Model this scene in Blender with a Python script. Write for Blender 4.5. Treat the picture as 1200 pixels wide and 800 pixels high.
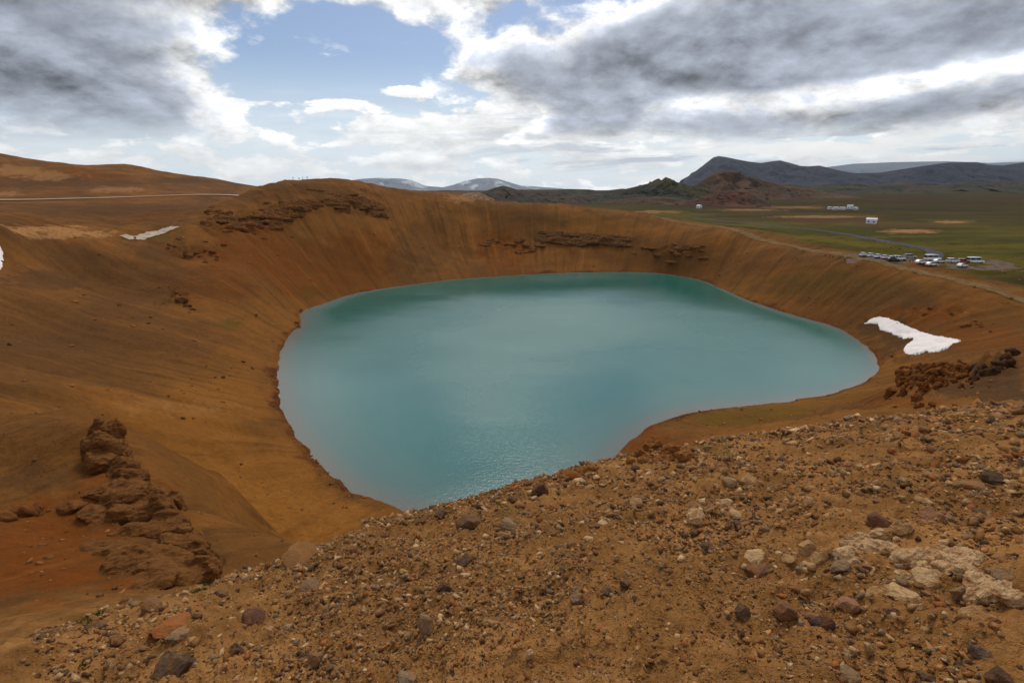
import bpy, bmesh, math, random
import numpy as np
from mathutils import Vector, Matrix, noise as mnoise

scene = bpy.context.scene
col = scene.collection
for o in list(bpy.data.objects): bpy.data.objects.remove(o)
R = math.radians
random.seed(7); rng = np.random.default_rng(11)

# ------------------------------------------------------------------ camera
CAMZ = 50.0; F = 600.0; HORIZON = 216.0
PITCH = math.atan((400 - HORIZON) / F); CP, SP = math.cos(PITCH), math.sin(PITCH)
cam = bpy.data.cameras.new('camera'); cam.lens = 18.0; cam.sensor_width = 36.0
cam.clip_start = 0.1; cam.clip_end = 120000
camo = bpy.data.objects.new('camera', cam); col.objects.link(camo)
camo.location = (0, 0, CAMZ); camo.rotation_euler = (math.pi/2 - PITCH, 0, 0)
scene.camera = camo

def ray(px, py):
    """direction (per metre of camera depth) of a photograph pixel"""
    u = (px - 600) / F; v = (py - 400) / F
    return u, CP - v * SP, -(SP + v * CP)
def P(px, py, t):
    a = ray(px, py); return (a[0]*t, a[1]*t, CAMZ + a[2]*t)
def Zp(px, py, z=0.0):
    a = ray(px, py); return P(px, py, (CAMZ - z) / -a[2])

# ------------------------------------------------------------------ light
SUN_AZ, SUN_EL = R(4), R(48.5)          # ahead and a little to the right, behind broken cloud
sun = bpy.data.lights.new('sun', 'SUN'); sun.energy = 1.5; sun.angle = R(24); sun.color = (1.0, .91, .78)
suno = bpy.data.objects.new('sun', sun); col.objects.link(suno); suno.location = (0, 0, 300)
sd = Vector((math.sin(SUN_AZ)*math.cos(SUN_EL), math.cos(SUN_AZ)*math.cos(SUN_EL), math.sin(SUN_EL)))
suno.rotation_euler = sd.to_track_quat('Z', 'Y').to_euler()
scene.view_settings.view_transform = 'Standard'; scene.view_settings.look = 'None'
scene.view_settings.gamma = 1.0; scene.view_settings.exposure = 0.34
scene.view_settings.use_curve_mapping = False

# ------------------------------------------------------------------ node helpers
class NT:
    def __init__(s, tree): s.t = tree; s.n = tree.nodes; s.l = tree.links; s.n.clear()
    def new(s, kind, **kw):
        n = s.n.new(kind)
        for k, v in kw.items(): setattr(n, k, v)
        return n
    def put(s, sock, v):
        if hasattr(v, 'is_output') or isinstance(v, bpy.types.NodeSocket): s.l.new(v, sock)
        elif v is not None:
            if isinstance(v, (tuple, list)) and len(v) == 3 and sock.type == 'RGBA': v = (*v, 1)
            sock.default_value = v
    def math(s, op, a, b=None, c=None, clamp=False):
        n = s.new('ShaderNodeMath', operation=op, use_clamp=clamp)
        s.put(n.inputs[0], a)
        if b is not None: s.put(n.inputs[1], b)
        if c is not None: s.put(n.inputs[2], c)
        return n.outputs[0]
    def vmath(s, op, a, b=None):
        n = s.new('ShaderNodeVectorMath', operation=op); s.put(n.inputs[0], a)
        if b is not None: s.put(n.inputs[1], b)
        return n.outputs[0]
    def step(s, v, a, b, lo=0.0, hi=1.0):
        n = s.new('ShaderNodeMapRange', interpolation_type='SMOOTHSTEP'); s.put(n.inputs[0], v)
        for i, x in enumerate((a, b, lo, hi)): s.put(n.inputs[i+1], x)
        return n.outputs[0]
    def mix(s, f, a, b, blend='MIX'):
        n = s.new('ShaderNodeMix', data_type='RGBA', blend_type=blend, clamp_factor=True)
        s.put(n.inputs[0], f); s.put(n.inputs[6], a); s.put(n.inputs[7], b); return n.outputs[2]
    def noise(s, vec, scale, detail=4, rough=.55, dist=0.0, col=False):
        n = s.new('ShaderNodeTexNoise'); s.put(n.inputs['Vector'], vec)
        s.put(n.inputs['Scale'], scale); s.put(n.inputs['Detail'], detail)
        s.put(n.inputs['Roughness'], rough); s.put(n.inputs['Distortion'], dist)
        return n.outputs['Color' if col else 'Fac']
    def sep(s, v):
        n = s.new('ShaderNodeSeparateXYZ'); s.put(n.inputs[0], v); return n.outputs
    def comb(s, x, y, z):
        n = s.new('ShaderNodeCombineXYZ')
        for i, v in enumerate((x, y, z)): s.put(n.inputs[i], v)
        return n.outputs[0]

# ------------------------------------------------------------------ sky
world = bpy.data.worlds.new('World'); scene.world = world; world.use_nodes = True
world.cycles.sampling_method = 'MANUAL'; world.cycles.sample_map_resolution = 512
scene.cycles.max_bounces = 4; scene.cycles.diffuse_bounces = 2; scene.cycles.glossy_bounces = 2; scene.cycles.volume_bounces = 0
w = NT(world.node_tree)
sky = w.new('ShaderNodeTexSky', sky_type='NISHITA', sun_disc=False)
sky.sun_elevation = SUN_EL; sky.sun_rotation = SUN_AZ; sky.air_density = 1.0; sky.dust_density = 0.6; sky.ozone_density = 1.2
SKY = 0.1
d = w.new('ShaderNodeTexCoord').outputs['Generated']
dn = w.vmath('NORMALIZE', d); dx, dy, dz = w.sep(dn)
az = w.math('ARCTAN2', dx, dy); el = w.math('ARCSINE', dz)
def azel(px, py):
    v = Vector(ray(px, py)).normalized(); return math.atan2(v.x, v.y), math.asin(v.z)
def blob(px, py, rx, ry, amp, rot=0.0):
    a, e = azel(px, py); ca, sa = math.cos(rot), math.sin(rot)
    u = w.math('SUBTRACT', az, a); v = w.math('SUBTRACT', el, e)
    p = w.math('DIVIDE', w.math('ADD', w.math('MULTIPLY', u, ca), w.math('MULTIPLY', v, sa)), rx/F)
    q = w.math('DIVIDE', w.math('SUBTRACT', w.math('MULTIPLY', v, ca), w.math('MULTIPLY', u, sa)), ry/F)
    r2 = w.math('ADD', w.math('MULTIPLY', p, p), w.math('MULTIPLY', q, q))
    return w.math('MULTIPLY', w.math('EXPONENT', w.math('MULTIPLY', r2, -1.0)), amp)
def addall(l):
    r = l[0]
    for x in l[1:]: r = w.math('ADD', r, x)
    return r
zc = w.math('MAXIMUM', dz, 0.0)
# cloud deck seen in perspective: horizontal plane above the viewer, softened near the horizon
def plane(off, sx=0.0):
    q = w.math('ADD', zc, off)
    return w.comb(w.math('ADD', w.math('DIVIDE', dx, q), sx), w.math('DIVIDE', dy, q), 0.0)
bias = addall([
    blob(15, 75, 205, 110, .56), blob(130, 140, 120, 30, .26), blob(200, 55, 60, 70, .12),
    blob(395, 100, 185, 82, -.40), blob(310, 165, 190, 28, -.22), blob(290, 80, 80, 70, -.16),
    blob(400, -20, 260, 24, .16), blob(565, 45, 50, 60, .10), blob(620, 20, 60, 60, .05),
    blob(760, 75, 210, 50, .27, -.06), blob(1010, 26, 330, 52, .32, .10), blob(1180, 10, 160, 60, .2), blob(640, 120, 110, 24, .16),
    blob(1000, 122, 230, 15, -.14, .10), blob(800, 150, 170, 15, .20), blob(1080, 132, 150, 12, .14, .1), blob(900, 182, 300, 14, -.10), blob(640, 0, 80, 36, -.22), blob(900, 112, 160, 11, -.20, .06), blob(1130, 84, 110, 9, -.18, .12),
])
def deck(pos):
    n1 = w.noise(pos, 2.7, 10, .60, .08)
    return w.math('ADD', .5, w.math('MULTIPLY', w.math('SUBTRACT', n1, .5), 1.45))
nA = deck(plane(.36)); nB = deck(plane(.388, .03))
dens = w.math('ADD', nA, bias)
alpha = w.step(dens, .43, .60)
thick = w.step(dens, .53, 1.0)
relief = w.math('MULTIPLY', w.math('SUBTRACT', nA, nB), 3.0)
# rows of small cumulus towards the horizon
def puffn(de, da):
    return w.noise(w.comb(w.math('MULTIPLY', w.math('ADD', az, da), 7.5), w.math('MULTIPLY', w.math('ADD', el, de), 19.0), 4.1), 1.5, 7, .62, .15)
pf = puffn(0, 0); pf2 = puffn(.016, .010)
pb = addall([blob(500, 152, 90, 22, .20), blob(590, 150, 60, 22, .12), blob(405, 122, 32, 5, .20), blob(472, 107, 26, 5, .26), blob(300, 121, 40, 5, .14), blob(150, 190, 260, 10, .10), blob(380, 90, 150, 28, -.20), blob(620, 190, 200, 22, .06)])
pm = w.math('ADD', pf, pb)
puffs = w.math('MULTIPLY', w.step(pm, .49, .58), w.step(el, .24, .16))
pshade = w.math('ADD', w.math('ADD', .97, w.math('MULTIPLY', w.math('SUBTRACT', pf, pf2), 1.5)), w.math('MULTIPLY', w.step(pm, .60, .85), -.16))
pcol = w.mix(1.0, (8.5, 8.5, 8.4), pshade, 'MULTIPLY')
# flat streaks of stratus low in the sky
streak = w.noise(w.comb(w.math('MULTIPLY', az, 3.0), w.math('MULTIPLY', w.math('ADD', el, w.math('MULTIPLY', az, -.03)), 27.0), 1.3), 1.4, 6, .6, .25)
cl_lit = (8.3, 8.3, 8.25); cl_mid = (4.7, 5.05, 5.75); cl_dark = (2.5, 2.75, 3.3)
ccol = w.mix(w.step(thick, .0, .45), cl_lit, cl_mid)
ccol = w.mix(w.step(thick, .25, .85), ccol, cl_dark)
ccol = w.mix(1.0, ccol, w.math('ADD', 1.0, relief), 'MULTIPLY')
base = w.mix(w.step(el, .22, -.01, .02, .92), w.mix(1.0, sky.outputs[0], (.54, .58, .66), 'MULTIPLY'), (7.4, 8.2, 8.9))
c1 = w.mix(w.math('MULTIPLY', puffs, .95), base, pcol)
right = w.step(az, -.25, .25, .25, 1.0)
c1 = w.mix(w.math('MULTIPLY', w.math('MULTIPLY', w.step(streak, .46, .40), w.step(el, .17, .10)), w.math('MULTIPLY', right, .85)), c1, (8.5, 8.4, 8.2))
c1 = w.mix(w.math('MULTIPLY', w.math('MULTIPLY', w.step(streak, .50, .60), w.math('MULTIPLY', w.step(el, .19, .12), w.step(el, .01, .04))), w.math('MULTIPLY', right, .95)), c1, (4.3, 4.7, 5.4))
final = w.mix(w.math('MULTIPLY', alpha, w.step(el, .045, .11, .0, 1.0)), c1, ccol)
bg = w.new('ShaderNodeBackground'); w.put(bg.inputs[0], final); bg.inputs[1].default_value = SKY
out = w.new('ShaderNodeOutputWorld'); w.l.new(bg.outputs[0], out.inputs[0])

# ------------------------------------------------------------------ numeric noise
def hash2(ix, iy, s):
    h = (ix.astype(np.int64)*374761393 + iy.astype(np.int64)*668265263 + s*974711) & 0xffffffff
    h = ((h ^ (h >> 13)) * 1274126177) & 0xffffffff
    return (h ^ (h >> 16)) & 0xffffffff
def gnoise(x, y, s=0):
    x = np.asarray(x, float); y = np.asarray(y, float)
    ix = np.floor(x); iy = np.floor(y); fx = x-ix; fy = y-iy
    def g(a, b):
        an = hash2(ix+a, iy+b, s) * (2*math.pi/4294967296.0)
        return np.cos(an)*(fx-a) + np.sin(an)*(fy-b)
    u = fx*fx*fx*(fx*(fx*6-15)+10); v = fy*fy*fy*(fy*(fy*6-15)+10)
    n0 = g(0,0)*(1-u)+g(1,0)*u; n1 = g(0,1)*(1-u)+g(1,1)*u
    return (n0*(1-v)+n1*v)*1.5
def fbm(x, y, s=0, octv=4, gain=.5):
    r = 0; a = 1; f = 1
    for i in range(octv):
        r = r + a*gnoise(x*f+17.3*i, y*f-9.1*i, s+i); a *= gain; f *= 2.03
    return r
def sst(v, a, b):
    t = np.clip((np.asarray(v, float)-a)/(b-a), 0, 1); return t*t*(3-2*t)

# ------------------------------------------------------------------ the land: heights through surveyed points
SHORE = [(372,358),(395,350),(420,343),(450,338),(480,334),(510,330),(540,327),(570,325),(600,323),(630,321),(660,320),(690,319),(720,319),(750,319),
 (780,321),(806,325),(830,331),(850,340),(870,349),(895,358),(920,366),(945,373),(970,380),(990,388),(1005,398),(1018,408),(1026,418),(1030,430),(1026,438),(1015,446),
 (995,455),(978,460),(960,464),(935,468),(910,472),(885,475),(860,477),(838,479),(820,482),(800,486),(780,492),(763,499),(750,507),(738,517),(728,528),(712,543),(695,560),(665,578),
 (620,594),(570,604),(520,604),(490,601),(470,597),(455,593),(440,587),(425,581),(410,573),(397,565),(385,555),(372,542),(360,528),(349,514),(340,500),(333,485),(328,470),(326,455),
 (325,440),(326,427),(328,415),(332,405),(338,395),(345,386),(352,378),(351,371),(353,365),(362,361)]
shore = np.array([Zp(*p)[:2] for p in SHORE])
LC = shore.mean(0)
pts = [(x, y, 0.0) for x, y in shore]
for k, (x, y) in enumerate(shore):
    if k % 2 == 0:
        q = LC + (np.array((x, y))-LC)*.88; pts.append((q[0], q[1], -3.5))
    if k % 6 == 0:
        q = LC + (np.array((x, y))-LC)*.5; pts.append((q[0], q[1], -9))
SUR = [  # rim, summit and far side
 (320,216,285),(350,212,300),(380,212,310),(410,212,318),(430,216,325),(450,222,331),(475,227,339),(490,231,343),(510,236,347),(540,245,351),(557,250,353),(575,246,356),(590,242,360),(620,240,365),(655,240,368),
 (700,246,365),(740,254,352),(800,268,322),(850,279,290),(900,293,258),(950,302,232),(1000,310,212),(1050,321,195),(1100,333,178),(1150,348,165),(1200,362,155),
 (525,230,420),(500,230.5,425),(548,233,418),(566,239,412),
 # outer plain
 (1090,303,215),(1040,300,225),(1150,310,210),(1180,330,190),(1200,300,230),(1000,285,270),(950,290,255),(1066,288,268),(1200,270,360),(1100,265,400),(1000,255,520),(900,265,400),(850,262,430),(900,278,330),(800,255,520),(750,248,600),(1100,240,850),(1000,235,1050),(850,240,900),(1180,235,1000),
 # left edge and the hollow behind it
 (300,227,272),(280,236,260),(263,244,250),(236,254,238),(202,268,222),(182,278,212),(148,280,200),(128,280,192),(81,279,175),(64,283,168),(34,278,160),(0,266,150),
 (180,270,262),(100,270,252),(40,262,248),(230,256,290),(120,245,330),(0,240,330),(250,240,380),(150,232,440),(0,235,430),(280,230,450),(150,222,560),(0,215,560),
 (150,194,800),(0,180,750),(40,190,765),(80,193,780),(110,193,790),(200,204,850),(250,210,900),(300,219,950),
 # left inner slope
 (0,300,140),(0,350,112),(0,400,90),(0,440,72),(0,470,60),(100,330,165),(100,400,115),(100,440,90),(100,470,74),(200,330,180),(200,400,130),(200,300,200),(200,450,105),(250,500,92),(300,560,82),(400,600,78),
 (250,600,66),(200,500,85),(170,530,76),(250,640,58),(330,640,62),(380,625,70),(300,330,200),(280,290,222),(300,380,172),
 # terrace below the foreground on the left
 (0,500,48),(0,550,38),(0,600,31),(0,650,25),(0,700,19),(0,738,14),(60,722,14),(100,560,36),(100,620,30),(100,680,22),(180,640,28),(180,670,23),(240,655,27),(235,677,22),(110,492,42),(60,490,46),(150,550,37),(200,605,32.5),(247,650,28.5),
 # foreground crest
 (1200,470,13),(1050,490,12),(900,510,11),(800,525,10),(720,547,9.5),(630,570,9),(560,582,9),(450,614,8),(330,657,7),(250,690,6),(100,724,5.2),(0,750,4.8),
 (600,800,2.56),(0,800,3.6),(1200,800,2.0),(600,700,3.7),(900,650,3.7),(1200,600,4.0),(1200,520,7),(900,570,6),(300,740,4.3),(600,630,5.6),
 # right inner slope
 (850,500,105),(900,495,103),(1000,492,40),(1000,485,75),(1000,470,110),(1100,475,45),(1100,455,62),(1060,450,72),(1100,432,74),(1180,415,70),(1200,408,69),(1150,460,50),(1200,440,55),(1200,466,35),
 (1100,425,125),(1015,375,181),(1060,410,150),(1120,400,146),(1070,385,165),(1200,385,140),(1200,400,128),(900,502,45),(900,500,75),(800,515,60),(800,505,88),(720,552,40),(720,550,62),
 # far wall, half way up
 (600,285,332),(700,285,332),(450,285,285),(380,290,262),(800,295,300),(520,290,318),
]
pts += [P(*s) for s in SUR]
def D(px, t, z): return (ray(px, HORIZON)[0]*t, t, z)
pts += [D(200, 48, 18.5), D(100, 50, 24.5), D(250, 44, 17), D(300, 40, 15.5), D(380, 40, 16.5), D(450, 40, 18.5), D(450, 20, 33.6), D(330, 20, 31.8), D(560, 40, 21.5), D(560, 20, 35.2), D(640, 40, 23), D(640, 20, 36), D(250, 12, 37.6), D(120, 10, 39.2), D(0,8,40.7),
 D(720, 20, 37), D(720, 30, 30.5), D(500, 12, 41), D(620, 13, 41.3), D(800, 15, 41.3), D(380, 12, 39), D(900, 60, 19.5),
 D(380, 400, 38), D(440, 420, 28), D(600, 440, 22), D(700, 450, 19), D(340, 430, 34), D(460, 520, 20), D(560, 520, 19), D(560, 800, 19), D(400, 800, 24), D(700, 900, 19), D(300, 1250, 24), D(150, 1300, 32), D(0, 1300, 40), D(-200, 900, 75), D(0, 1750, 24), D(-200, 1700, 26), D(200, 1750, 22),
 D(1000, 18, 40.4), D(1200, 22, 39.6), D(800, 25, 35.0), D(900, 25, 36.0),
 (0, 0, 48.4), (-2.5, .3, 47.7), (2.5, .3, 48.8), (0, -6, 49.6), (8, -3, 50), (-8, -3, 47.4), (0, -30, 46), (-30, -12, 44), (30, -14, 47), (0, -150, 25), (-120, -60, 34), (120, -60, 30), (0, -600, 19), (500, -300, 19), (-500, -300, 30),
 (-25, 4, 43), (-45, 12, 41), (-80, 40, 38), (-110, 70, 37), (-140, 105, 38), (-165, 140, 40), (-200, 110, 36), (-260, 60, 36), (-400, 300, 40),
 (30, 8, 46), (55, 22, 43), (85, 45, 38), (105, 70, 31), (130, 95, 22), (160, 120, 17), (200, 60, 20), (260, 150, 19), (600, 300, 19), (900, 700, 19), (300, 20, 19)]
CT = np.array(pts, float)
SC = 100.0
def tps_fit(C):
    n = len(C); X = C[:, :2]/SC
    r2 = ((X[:, None]-X[None])**2).sum(2); K = .5*r2*np.log(r2+1e-12)
    A = np.zeros((n+3, n+3)); A[:n, :n] = K + np.eye(n)*1e-7
    A[:n, n] = 1; A[:n, n+1:] = X; A[n, :n] = 1; A[n+1:, :n] = X.T
    return np.linalg.solve(A, np.concatenate([C[:, 2], np.zeros(3)]))
WT = tps_fit(CT)
def tps(x, y):
    x = np.asarray(x, float)/SC; y = np.asarray(y, float)/SC; sh = x.shape
    x = x.ravel(); y = y.ravel(); outv = np.empty(len(x)); n = len(CT); X = CT[:, :2]/SC
    for i in range(0, len(x), 20000):
        a = x[i:i+20000]; b = y[i:i+20000]
        r2 = (a[:, None]-X[:, 0])**2 + (b[:, None]-X[:, 1])**2
        outv[i:i+20000] = (.5*r2*np.log(r2+1e-12)) @ WT[:n] + WT[n] + WT[n+1]*a + WT[n+2]*b
    return outv.reshape(sh)
def base_h(x, y):
    x = np.asarray(x, float); y = np.asarray(y, float)
    r = np.hypot(x, y); Lf = sst(-x/np.maximum(r, 1e-6), .25, .5)
    far = sst((r-450*Lf)/(1+.05*Lf), 900, 1300)
    z = np.full(x.shape, 19.0); m = far < 1
    z[m] = tps(x[m], y[m])*(1-far[m]) + 19.0*far[m]
    return z - np.clip((r-2400)*.0118, 0, 330)*sst(r, 2300, 3200)
def detail(x, y, z):
    r = np.hypot(x, y)
    th = np.arctan2(y-LC[1], x-LC[0]); rl = np.hypot(x-LC[0], y-LC[1])
    wall = sst(rl, 60, 100)*(1-sst(r, 380, 460))*sst(r, 30, 80)*sst(z, -.3, 5)
    g = fbm(th*26, rl*.018, 31, 4, .55)
    h = wall*.38*g*(.35+sst(fbm(x*.013, y*.013, 77, 2), -.35, .5)) + wall*.55*fbm(x*.09, y*.09, 5, 4)
    h = h + sst(r, 10, 30)*(1-sst(r, 90, 160))*.35*fbm(x*.25, y*.25, 8, 4)*sst(z, -.3, 4)
    band = sst(rl, 50, 70)*(1-sst(np.abs(z), .8, 3.0))*(r < 420)*(r > 50)
    h = h + band*.22*fbm(x*.16, y*.16, 44, 4, .6)
    h = h + wall*.22*fbm(th*85, rl*.03, 37, 3, .6)
    near = 1-sst(r, 12, 40)
    h = h + near*(.10*fbm(x*.7, y*.7, 40, 3) + .075*fbm(x*2.6, y*2.6, 50, 5, .6))
    pl = sst(r, 420, 700); lump = sst(fbm(x*.0022, y*.0016, 61, 4), -.1, .7)
    h = h + pl*(1-sst(r, 9000, 14000))*lump*np.clip((r-300)/900, 0, 1)*sst(y, 900, 2600)*7
    hill = sst(z, 45, 62)*sst(r, 350, 550)
    h = h + hill*2.5*fbm(x*.012, y*.012, 71, 5)
    return h
CLIFFS = []
def cliff_relief(x, y):
    h = np.zeros(x.shape)
    for (c, Ji, amp, sz) in CLIFFS:
        b = np.hypot(x-c[0], y-c[1]) < sz
        if not b.any(): continue
        xb, yb = x[b]-c[0], y[b]-c[1]
        u = Ji[0, 0]*xb+Ji[0, 1]*yb; v = Ji[1, 0]*xb+Ji[1, 1]*yb
        m = 1-sst(np.sqrt(u*u+v*v)+.3*fbm(u*3, v*3, 7, 3), .45, 1.0)
        h[b] += m*amp*(.9-np.abs(fbm(x[b]*.11, y[b]*.11, 15, 5, .62))*2.4)
    return h
def H(x, y):
    x = np.asarray(x, float); y = np.asarray(y, float)
    z = base_h(x, y); return z + detail(x, y, z) + cliff_relief(x, y)
TS = np.concatenate([np.geomspace(1.2, 60, 130), np.linspace(61.5, 480, 240), np.geomspace(486, 6000, 70)])
def hits(pxs):
    """ground point seen at each photograph pixel"""
    A = np.array([ray(px, py) for px, py in pxs]); n = len(A); lo = np.empty(n); hi = np.empty(n)
    for i in range(0, n, 200):
        a = A[i:i+200]; dz = CAMZ + a[:, 2:]*TS - H(a[:, :1]*TS, a[:, 1:2]*TS)
        k = np.argmax(dz < 0, 1); k[(dz >= 0).all(1)] = len(TS)-1; k = np.maximum(k, 1)
        lo[i:i+200] = TS[k-1]; hi[i:i+200] = TS[k]
    for _ in range(9):
        m = (lo+hi)/2; b = CAMZ + A[:, 2]*m < H(A[:, 0]*m, A[:, 1]*m)
        hi = np.where(b, m, hi); lo = np.where(b, lo, m)
    t = (lo+hi)/2
    return np.stack([A[:, 0]*t, A[:, 1]*t, CAMZ + A[:, 2]*t, t], 1)

_c = []
for (px, py, rx, ry, amp) in [(685,281,62,10,1.7),(785,294,50,9,1.2),(600,287,36,9,1.2),(285,260,58,16,1.7),(345,243,45,13,1.7),(425,241,38,13,1.8),(230,296,44,14,1.0),(210,348,16,12,1.2),(1080,445,34,20,1.3),(1160,428,34,14,1.6),(1105,365,50,9,.8),(125,520,28,30,.5),(175,595,45,28,.6),(230,660,40,24,.6)]:
    h = hits([(px, py), (px+rx*.5, py), (px-rx*.5, py), (px, py+ry*.5), (px, py-ry*.5)]); c = h[0, :2]
    e = [min(((h[a, :2]-c)*2, (c-h[b, :2])*2), key=np.linalg.norm) for a, b in ((1, 2), (3, 4))]
    _c.append((c, np.linalg.inv(np.array(e).T), amp, 1.4*max(np.linalg.norm(e[0]), np.linalg.norm(e[1]))))
CLIFFS += _c

# polar sheet: fine where one stands, coarse towards the horizon
rr = [0.5]
while rr[-1] < 32000:
    r = rr[-1]
    rr.append(r + (min(.0138*r, 1.15) if r < 420 else (.012*r if r < 1500 else .04*r)))
rr = np.array(rr)
va = np.concatenate([np.arange(-52, 52, .155), np.arange(52, 308, 2.0)])*math.pi/180
RR, AA = np.meshgrid(rr, va, indexing='ij')
GX = RR*np.sin(AA); GY = RR*np.cos(AA); GZ = H(GX, GY)
NR, NA = RR.shape
print('terrain', NR, NA, 2*NR*NA)

# colour zones of the soil, ellipses laid on the land
def zone_mask(x, y, spec, warp=.45, seed=90):
    m = np.zeros(x.shape)
    for (px, py, rx, ry, amp) in spec:
        h = hits([(px, py), (px+rx*.5, py), (px-rx*.5, py), (px, py+ry*.5), (px, py-ry*.5)])
        c = h[0, :2]
        def arm(p, q):
            a_, b_ = (p-c)*2, (c-q)*2
            return a_ if np.linalg.norm(a_) < np.linalg.norm(b_) else b_
        e1 = arm(h[1, :2], h[2, :2]); e2 = arm(h[3, :2], h[4, :2])
        J = np.array([e1, e2]).T
        if abs(np.linalg.det(J)) < 1e-6: continue
        s = max(np.linalg.norm(e1), np.linalg.norm(e2))
        b = (np.hypot(x-c[0], y-c[1]) < s*2.6)
        if not b.any(): continue
        xb, yb = x[b], y[b]; Ji = np.linalg.inv(J)
        u = Ji[0, 0]*(xb-c[0])+Ji[0, 1]*(yb-c[1]); v = Ji[1, 0]*(xb-c[0])+Ji[1, 1]*(yb-c[1])
        q = np.sqrt(u*u+v*v) + warp*fbm(u*2.2+px, v*2.2+py, seed, 4, .6)
        m[b] = np.maximum(m[b], amp*(1-sst(q, .55, 1.1)))
    return m
RUST = [(300,300,90,45,.8),(420,310,60,50,.55),(370,330,60,25,.7),(60,640,130,80,1),(130,600,100,70,.8),(590,300,40,22,.7),(1080,370,60,18,.7),(1150,400,60,20,.6),(770,526,40,14,1),(1040,470,70,14,.6),(520,590,70,16,.9),(480,600,40,10,.8),(200,255,60,18,.5),(60,262,50,12,.6),(100,205,80,12,.6),(630,550,60,7,.6),(250,330,60,30,.5),(1000,470,40,8,.4)]
PALE = [(30,271,20,8,1),(78,270,62,8,.95),(110,276,26,4,.85),(90,266,14,3,.8),(20,200,40,8,.6),(60,206,30,6,.55),(130,222,26,4,.5),(155,222,16,3,.6),(8,227,20,3,.6),(1066,271,36,2.6,.9),(1115,260,24,1.8,.9),(960,254,60,1.6,.7),(770,248,30,2,.6),(880,246,40,1.6,.6),(930,243,40,1.6,.5),(540,232,20,4,.6),(215,478,70,12,.22)]
TAN = [(230,540,110,90,.8),(330,610,110,60,.9),(260,470,90,40,.6),(380,600,60,30,.8),(340,560,50,60,.7)]
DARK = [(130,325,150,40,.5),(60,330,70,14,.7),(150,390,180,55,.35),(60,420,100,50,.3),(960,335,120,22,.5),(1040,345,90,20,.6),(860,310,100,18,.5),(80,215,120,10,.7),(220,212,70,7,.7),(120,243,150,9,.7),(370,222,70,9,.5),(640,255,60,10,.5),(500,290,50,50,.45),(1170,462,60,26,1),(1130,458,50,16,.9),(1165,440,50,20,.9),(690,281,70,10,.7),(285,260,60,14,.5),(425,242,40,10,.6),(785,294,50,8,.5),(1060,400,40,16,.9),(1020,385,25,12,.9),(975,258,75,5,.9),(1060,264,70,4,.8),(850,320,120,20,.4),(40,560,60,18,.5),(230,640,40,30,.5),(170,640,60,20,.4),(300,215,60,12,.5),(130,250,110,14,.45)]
MOSS = [(850,490,70,12,.7),(920,480,80,9,.7),(990,465,50,8,.5),(270,380,16,7,.9),(560,588,40,8,.9),(500,600,30,8,.6),(600,580,30,6,.7),(360,345,10,5,.7),(950,330,90,20,.35),(1050,335,60,12,.3),(700,260,60,12,.2),(190,279,20,3,.8),(820,520,40,6,.5)]
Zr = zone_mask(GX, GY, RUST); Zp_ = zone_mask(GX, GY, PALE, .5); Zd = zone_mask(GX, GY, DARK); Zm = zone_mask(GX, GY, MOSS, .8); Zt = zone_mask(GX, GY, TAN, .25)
# grassed plain outside the rim on the right and beyond
rl = np.hypot(GX-LC[0], GY-LC[1]); rc = np.hypot(GX, GY)
rimz = np.array([P(*s)[:2] for s in SUR[15:26]])
veg = np.zeros(GX.shape)
q = np.hypot(GX-120, GY-170)
side = sst(GX - .12*GY, 30, 90)
# outside distance from the rim polyline (right side)
dmin = np.full(GX.shape, 1e9); sgn = np.zeros(GX.shape)
sel = (rc > 100) & (rc < 900) & (GX > 20) & (GY > 60)
xs, ys = GX[sel], GY[sel]; dm = np.full(xs.shape, 1e9); sg = np.zeros(xs.shape)
for a, b in zip(rimz[:-1], rimz[1:]):
    e = b-a; L = e@e; t = np.clip(((xs-a[0])*e[0]+(ys-a[1])*e[1])/L, 0, 1)
    dd = np.hypot(xs-a[0]-t*e[0], ys-a[1]-t*e[1]); s = e[1]*(xs-a[0])-e[0]*(ys-a[1])
    k = dd < dm; dm[k] = dd[k]; sg[k] = np.sign(-s[k])
vr = sst(dm*sg, 8, 38)
veg[sel] = vr
veg[rc >= 900] = 1
leftside = 1-sst(np.degrees(np.arctan2(GX, GY)), -14, 6)
veg *= (1-leftside*(1-sst(rc, 1400, 3000)))
Zw = (1-sst(GZ+.9*fbm(GX*.11, GY*.11, 140, 4, .6), .15, 1.1))*(rl < 200)*sst(fbm(GX*.03, GY*.03, 150, 3), -.5, .35)
near = 1-sst(rc, 11, 26)

def mesh_grid(name, X, Y, Z, wrap):
    nr, na = X.shape
    me = bpy.data.meshes.new(name)
    i = np.arange(nr-1)[:, None]; j = np.arange(na if wrap else na-1)[None]
    j2 = (j+1) % na
    f = np.stack([i*na+j, i*na+j2, (i+1)*na+j2, (i+1)*na+j], -1).reshape(-1, 4)
    me.vertices.add(nr*na); me.vertices.foreach_set('co', np.stack([X, Y, Z], -1).astype(np.float32).ravel())
    me.loops.add(f.size); me.loops.foreach_set('vertex_index', f.astype(np.int32).ravel())
    me.polygons.add(len(f)); me.polygons.foreach_set('loop_start', np.arange(0, f.size, 4, dtype=np.int32))
    me.polygons.foreach_set('use_smooth', np.ones(len(f), bool))
    me.update(); return me
def attr(me, name, *ch):
    a = me.attributes.new(name, 'FLOAT_COLOR', 'POINT')
    v = np.zeros((len(me.vertices), 4), np.float32); v[:, 3] = 1
    for k, c in enumerate(ch): v[:, k] = np.asarray(c).ravel()
    a.data.foreach_set('color', v.ravel())
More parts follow.
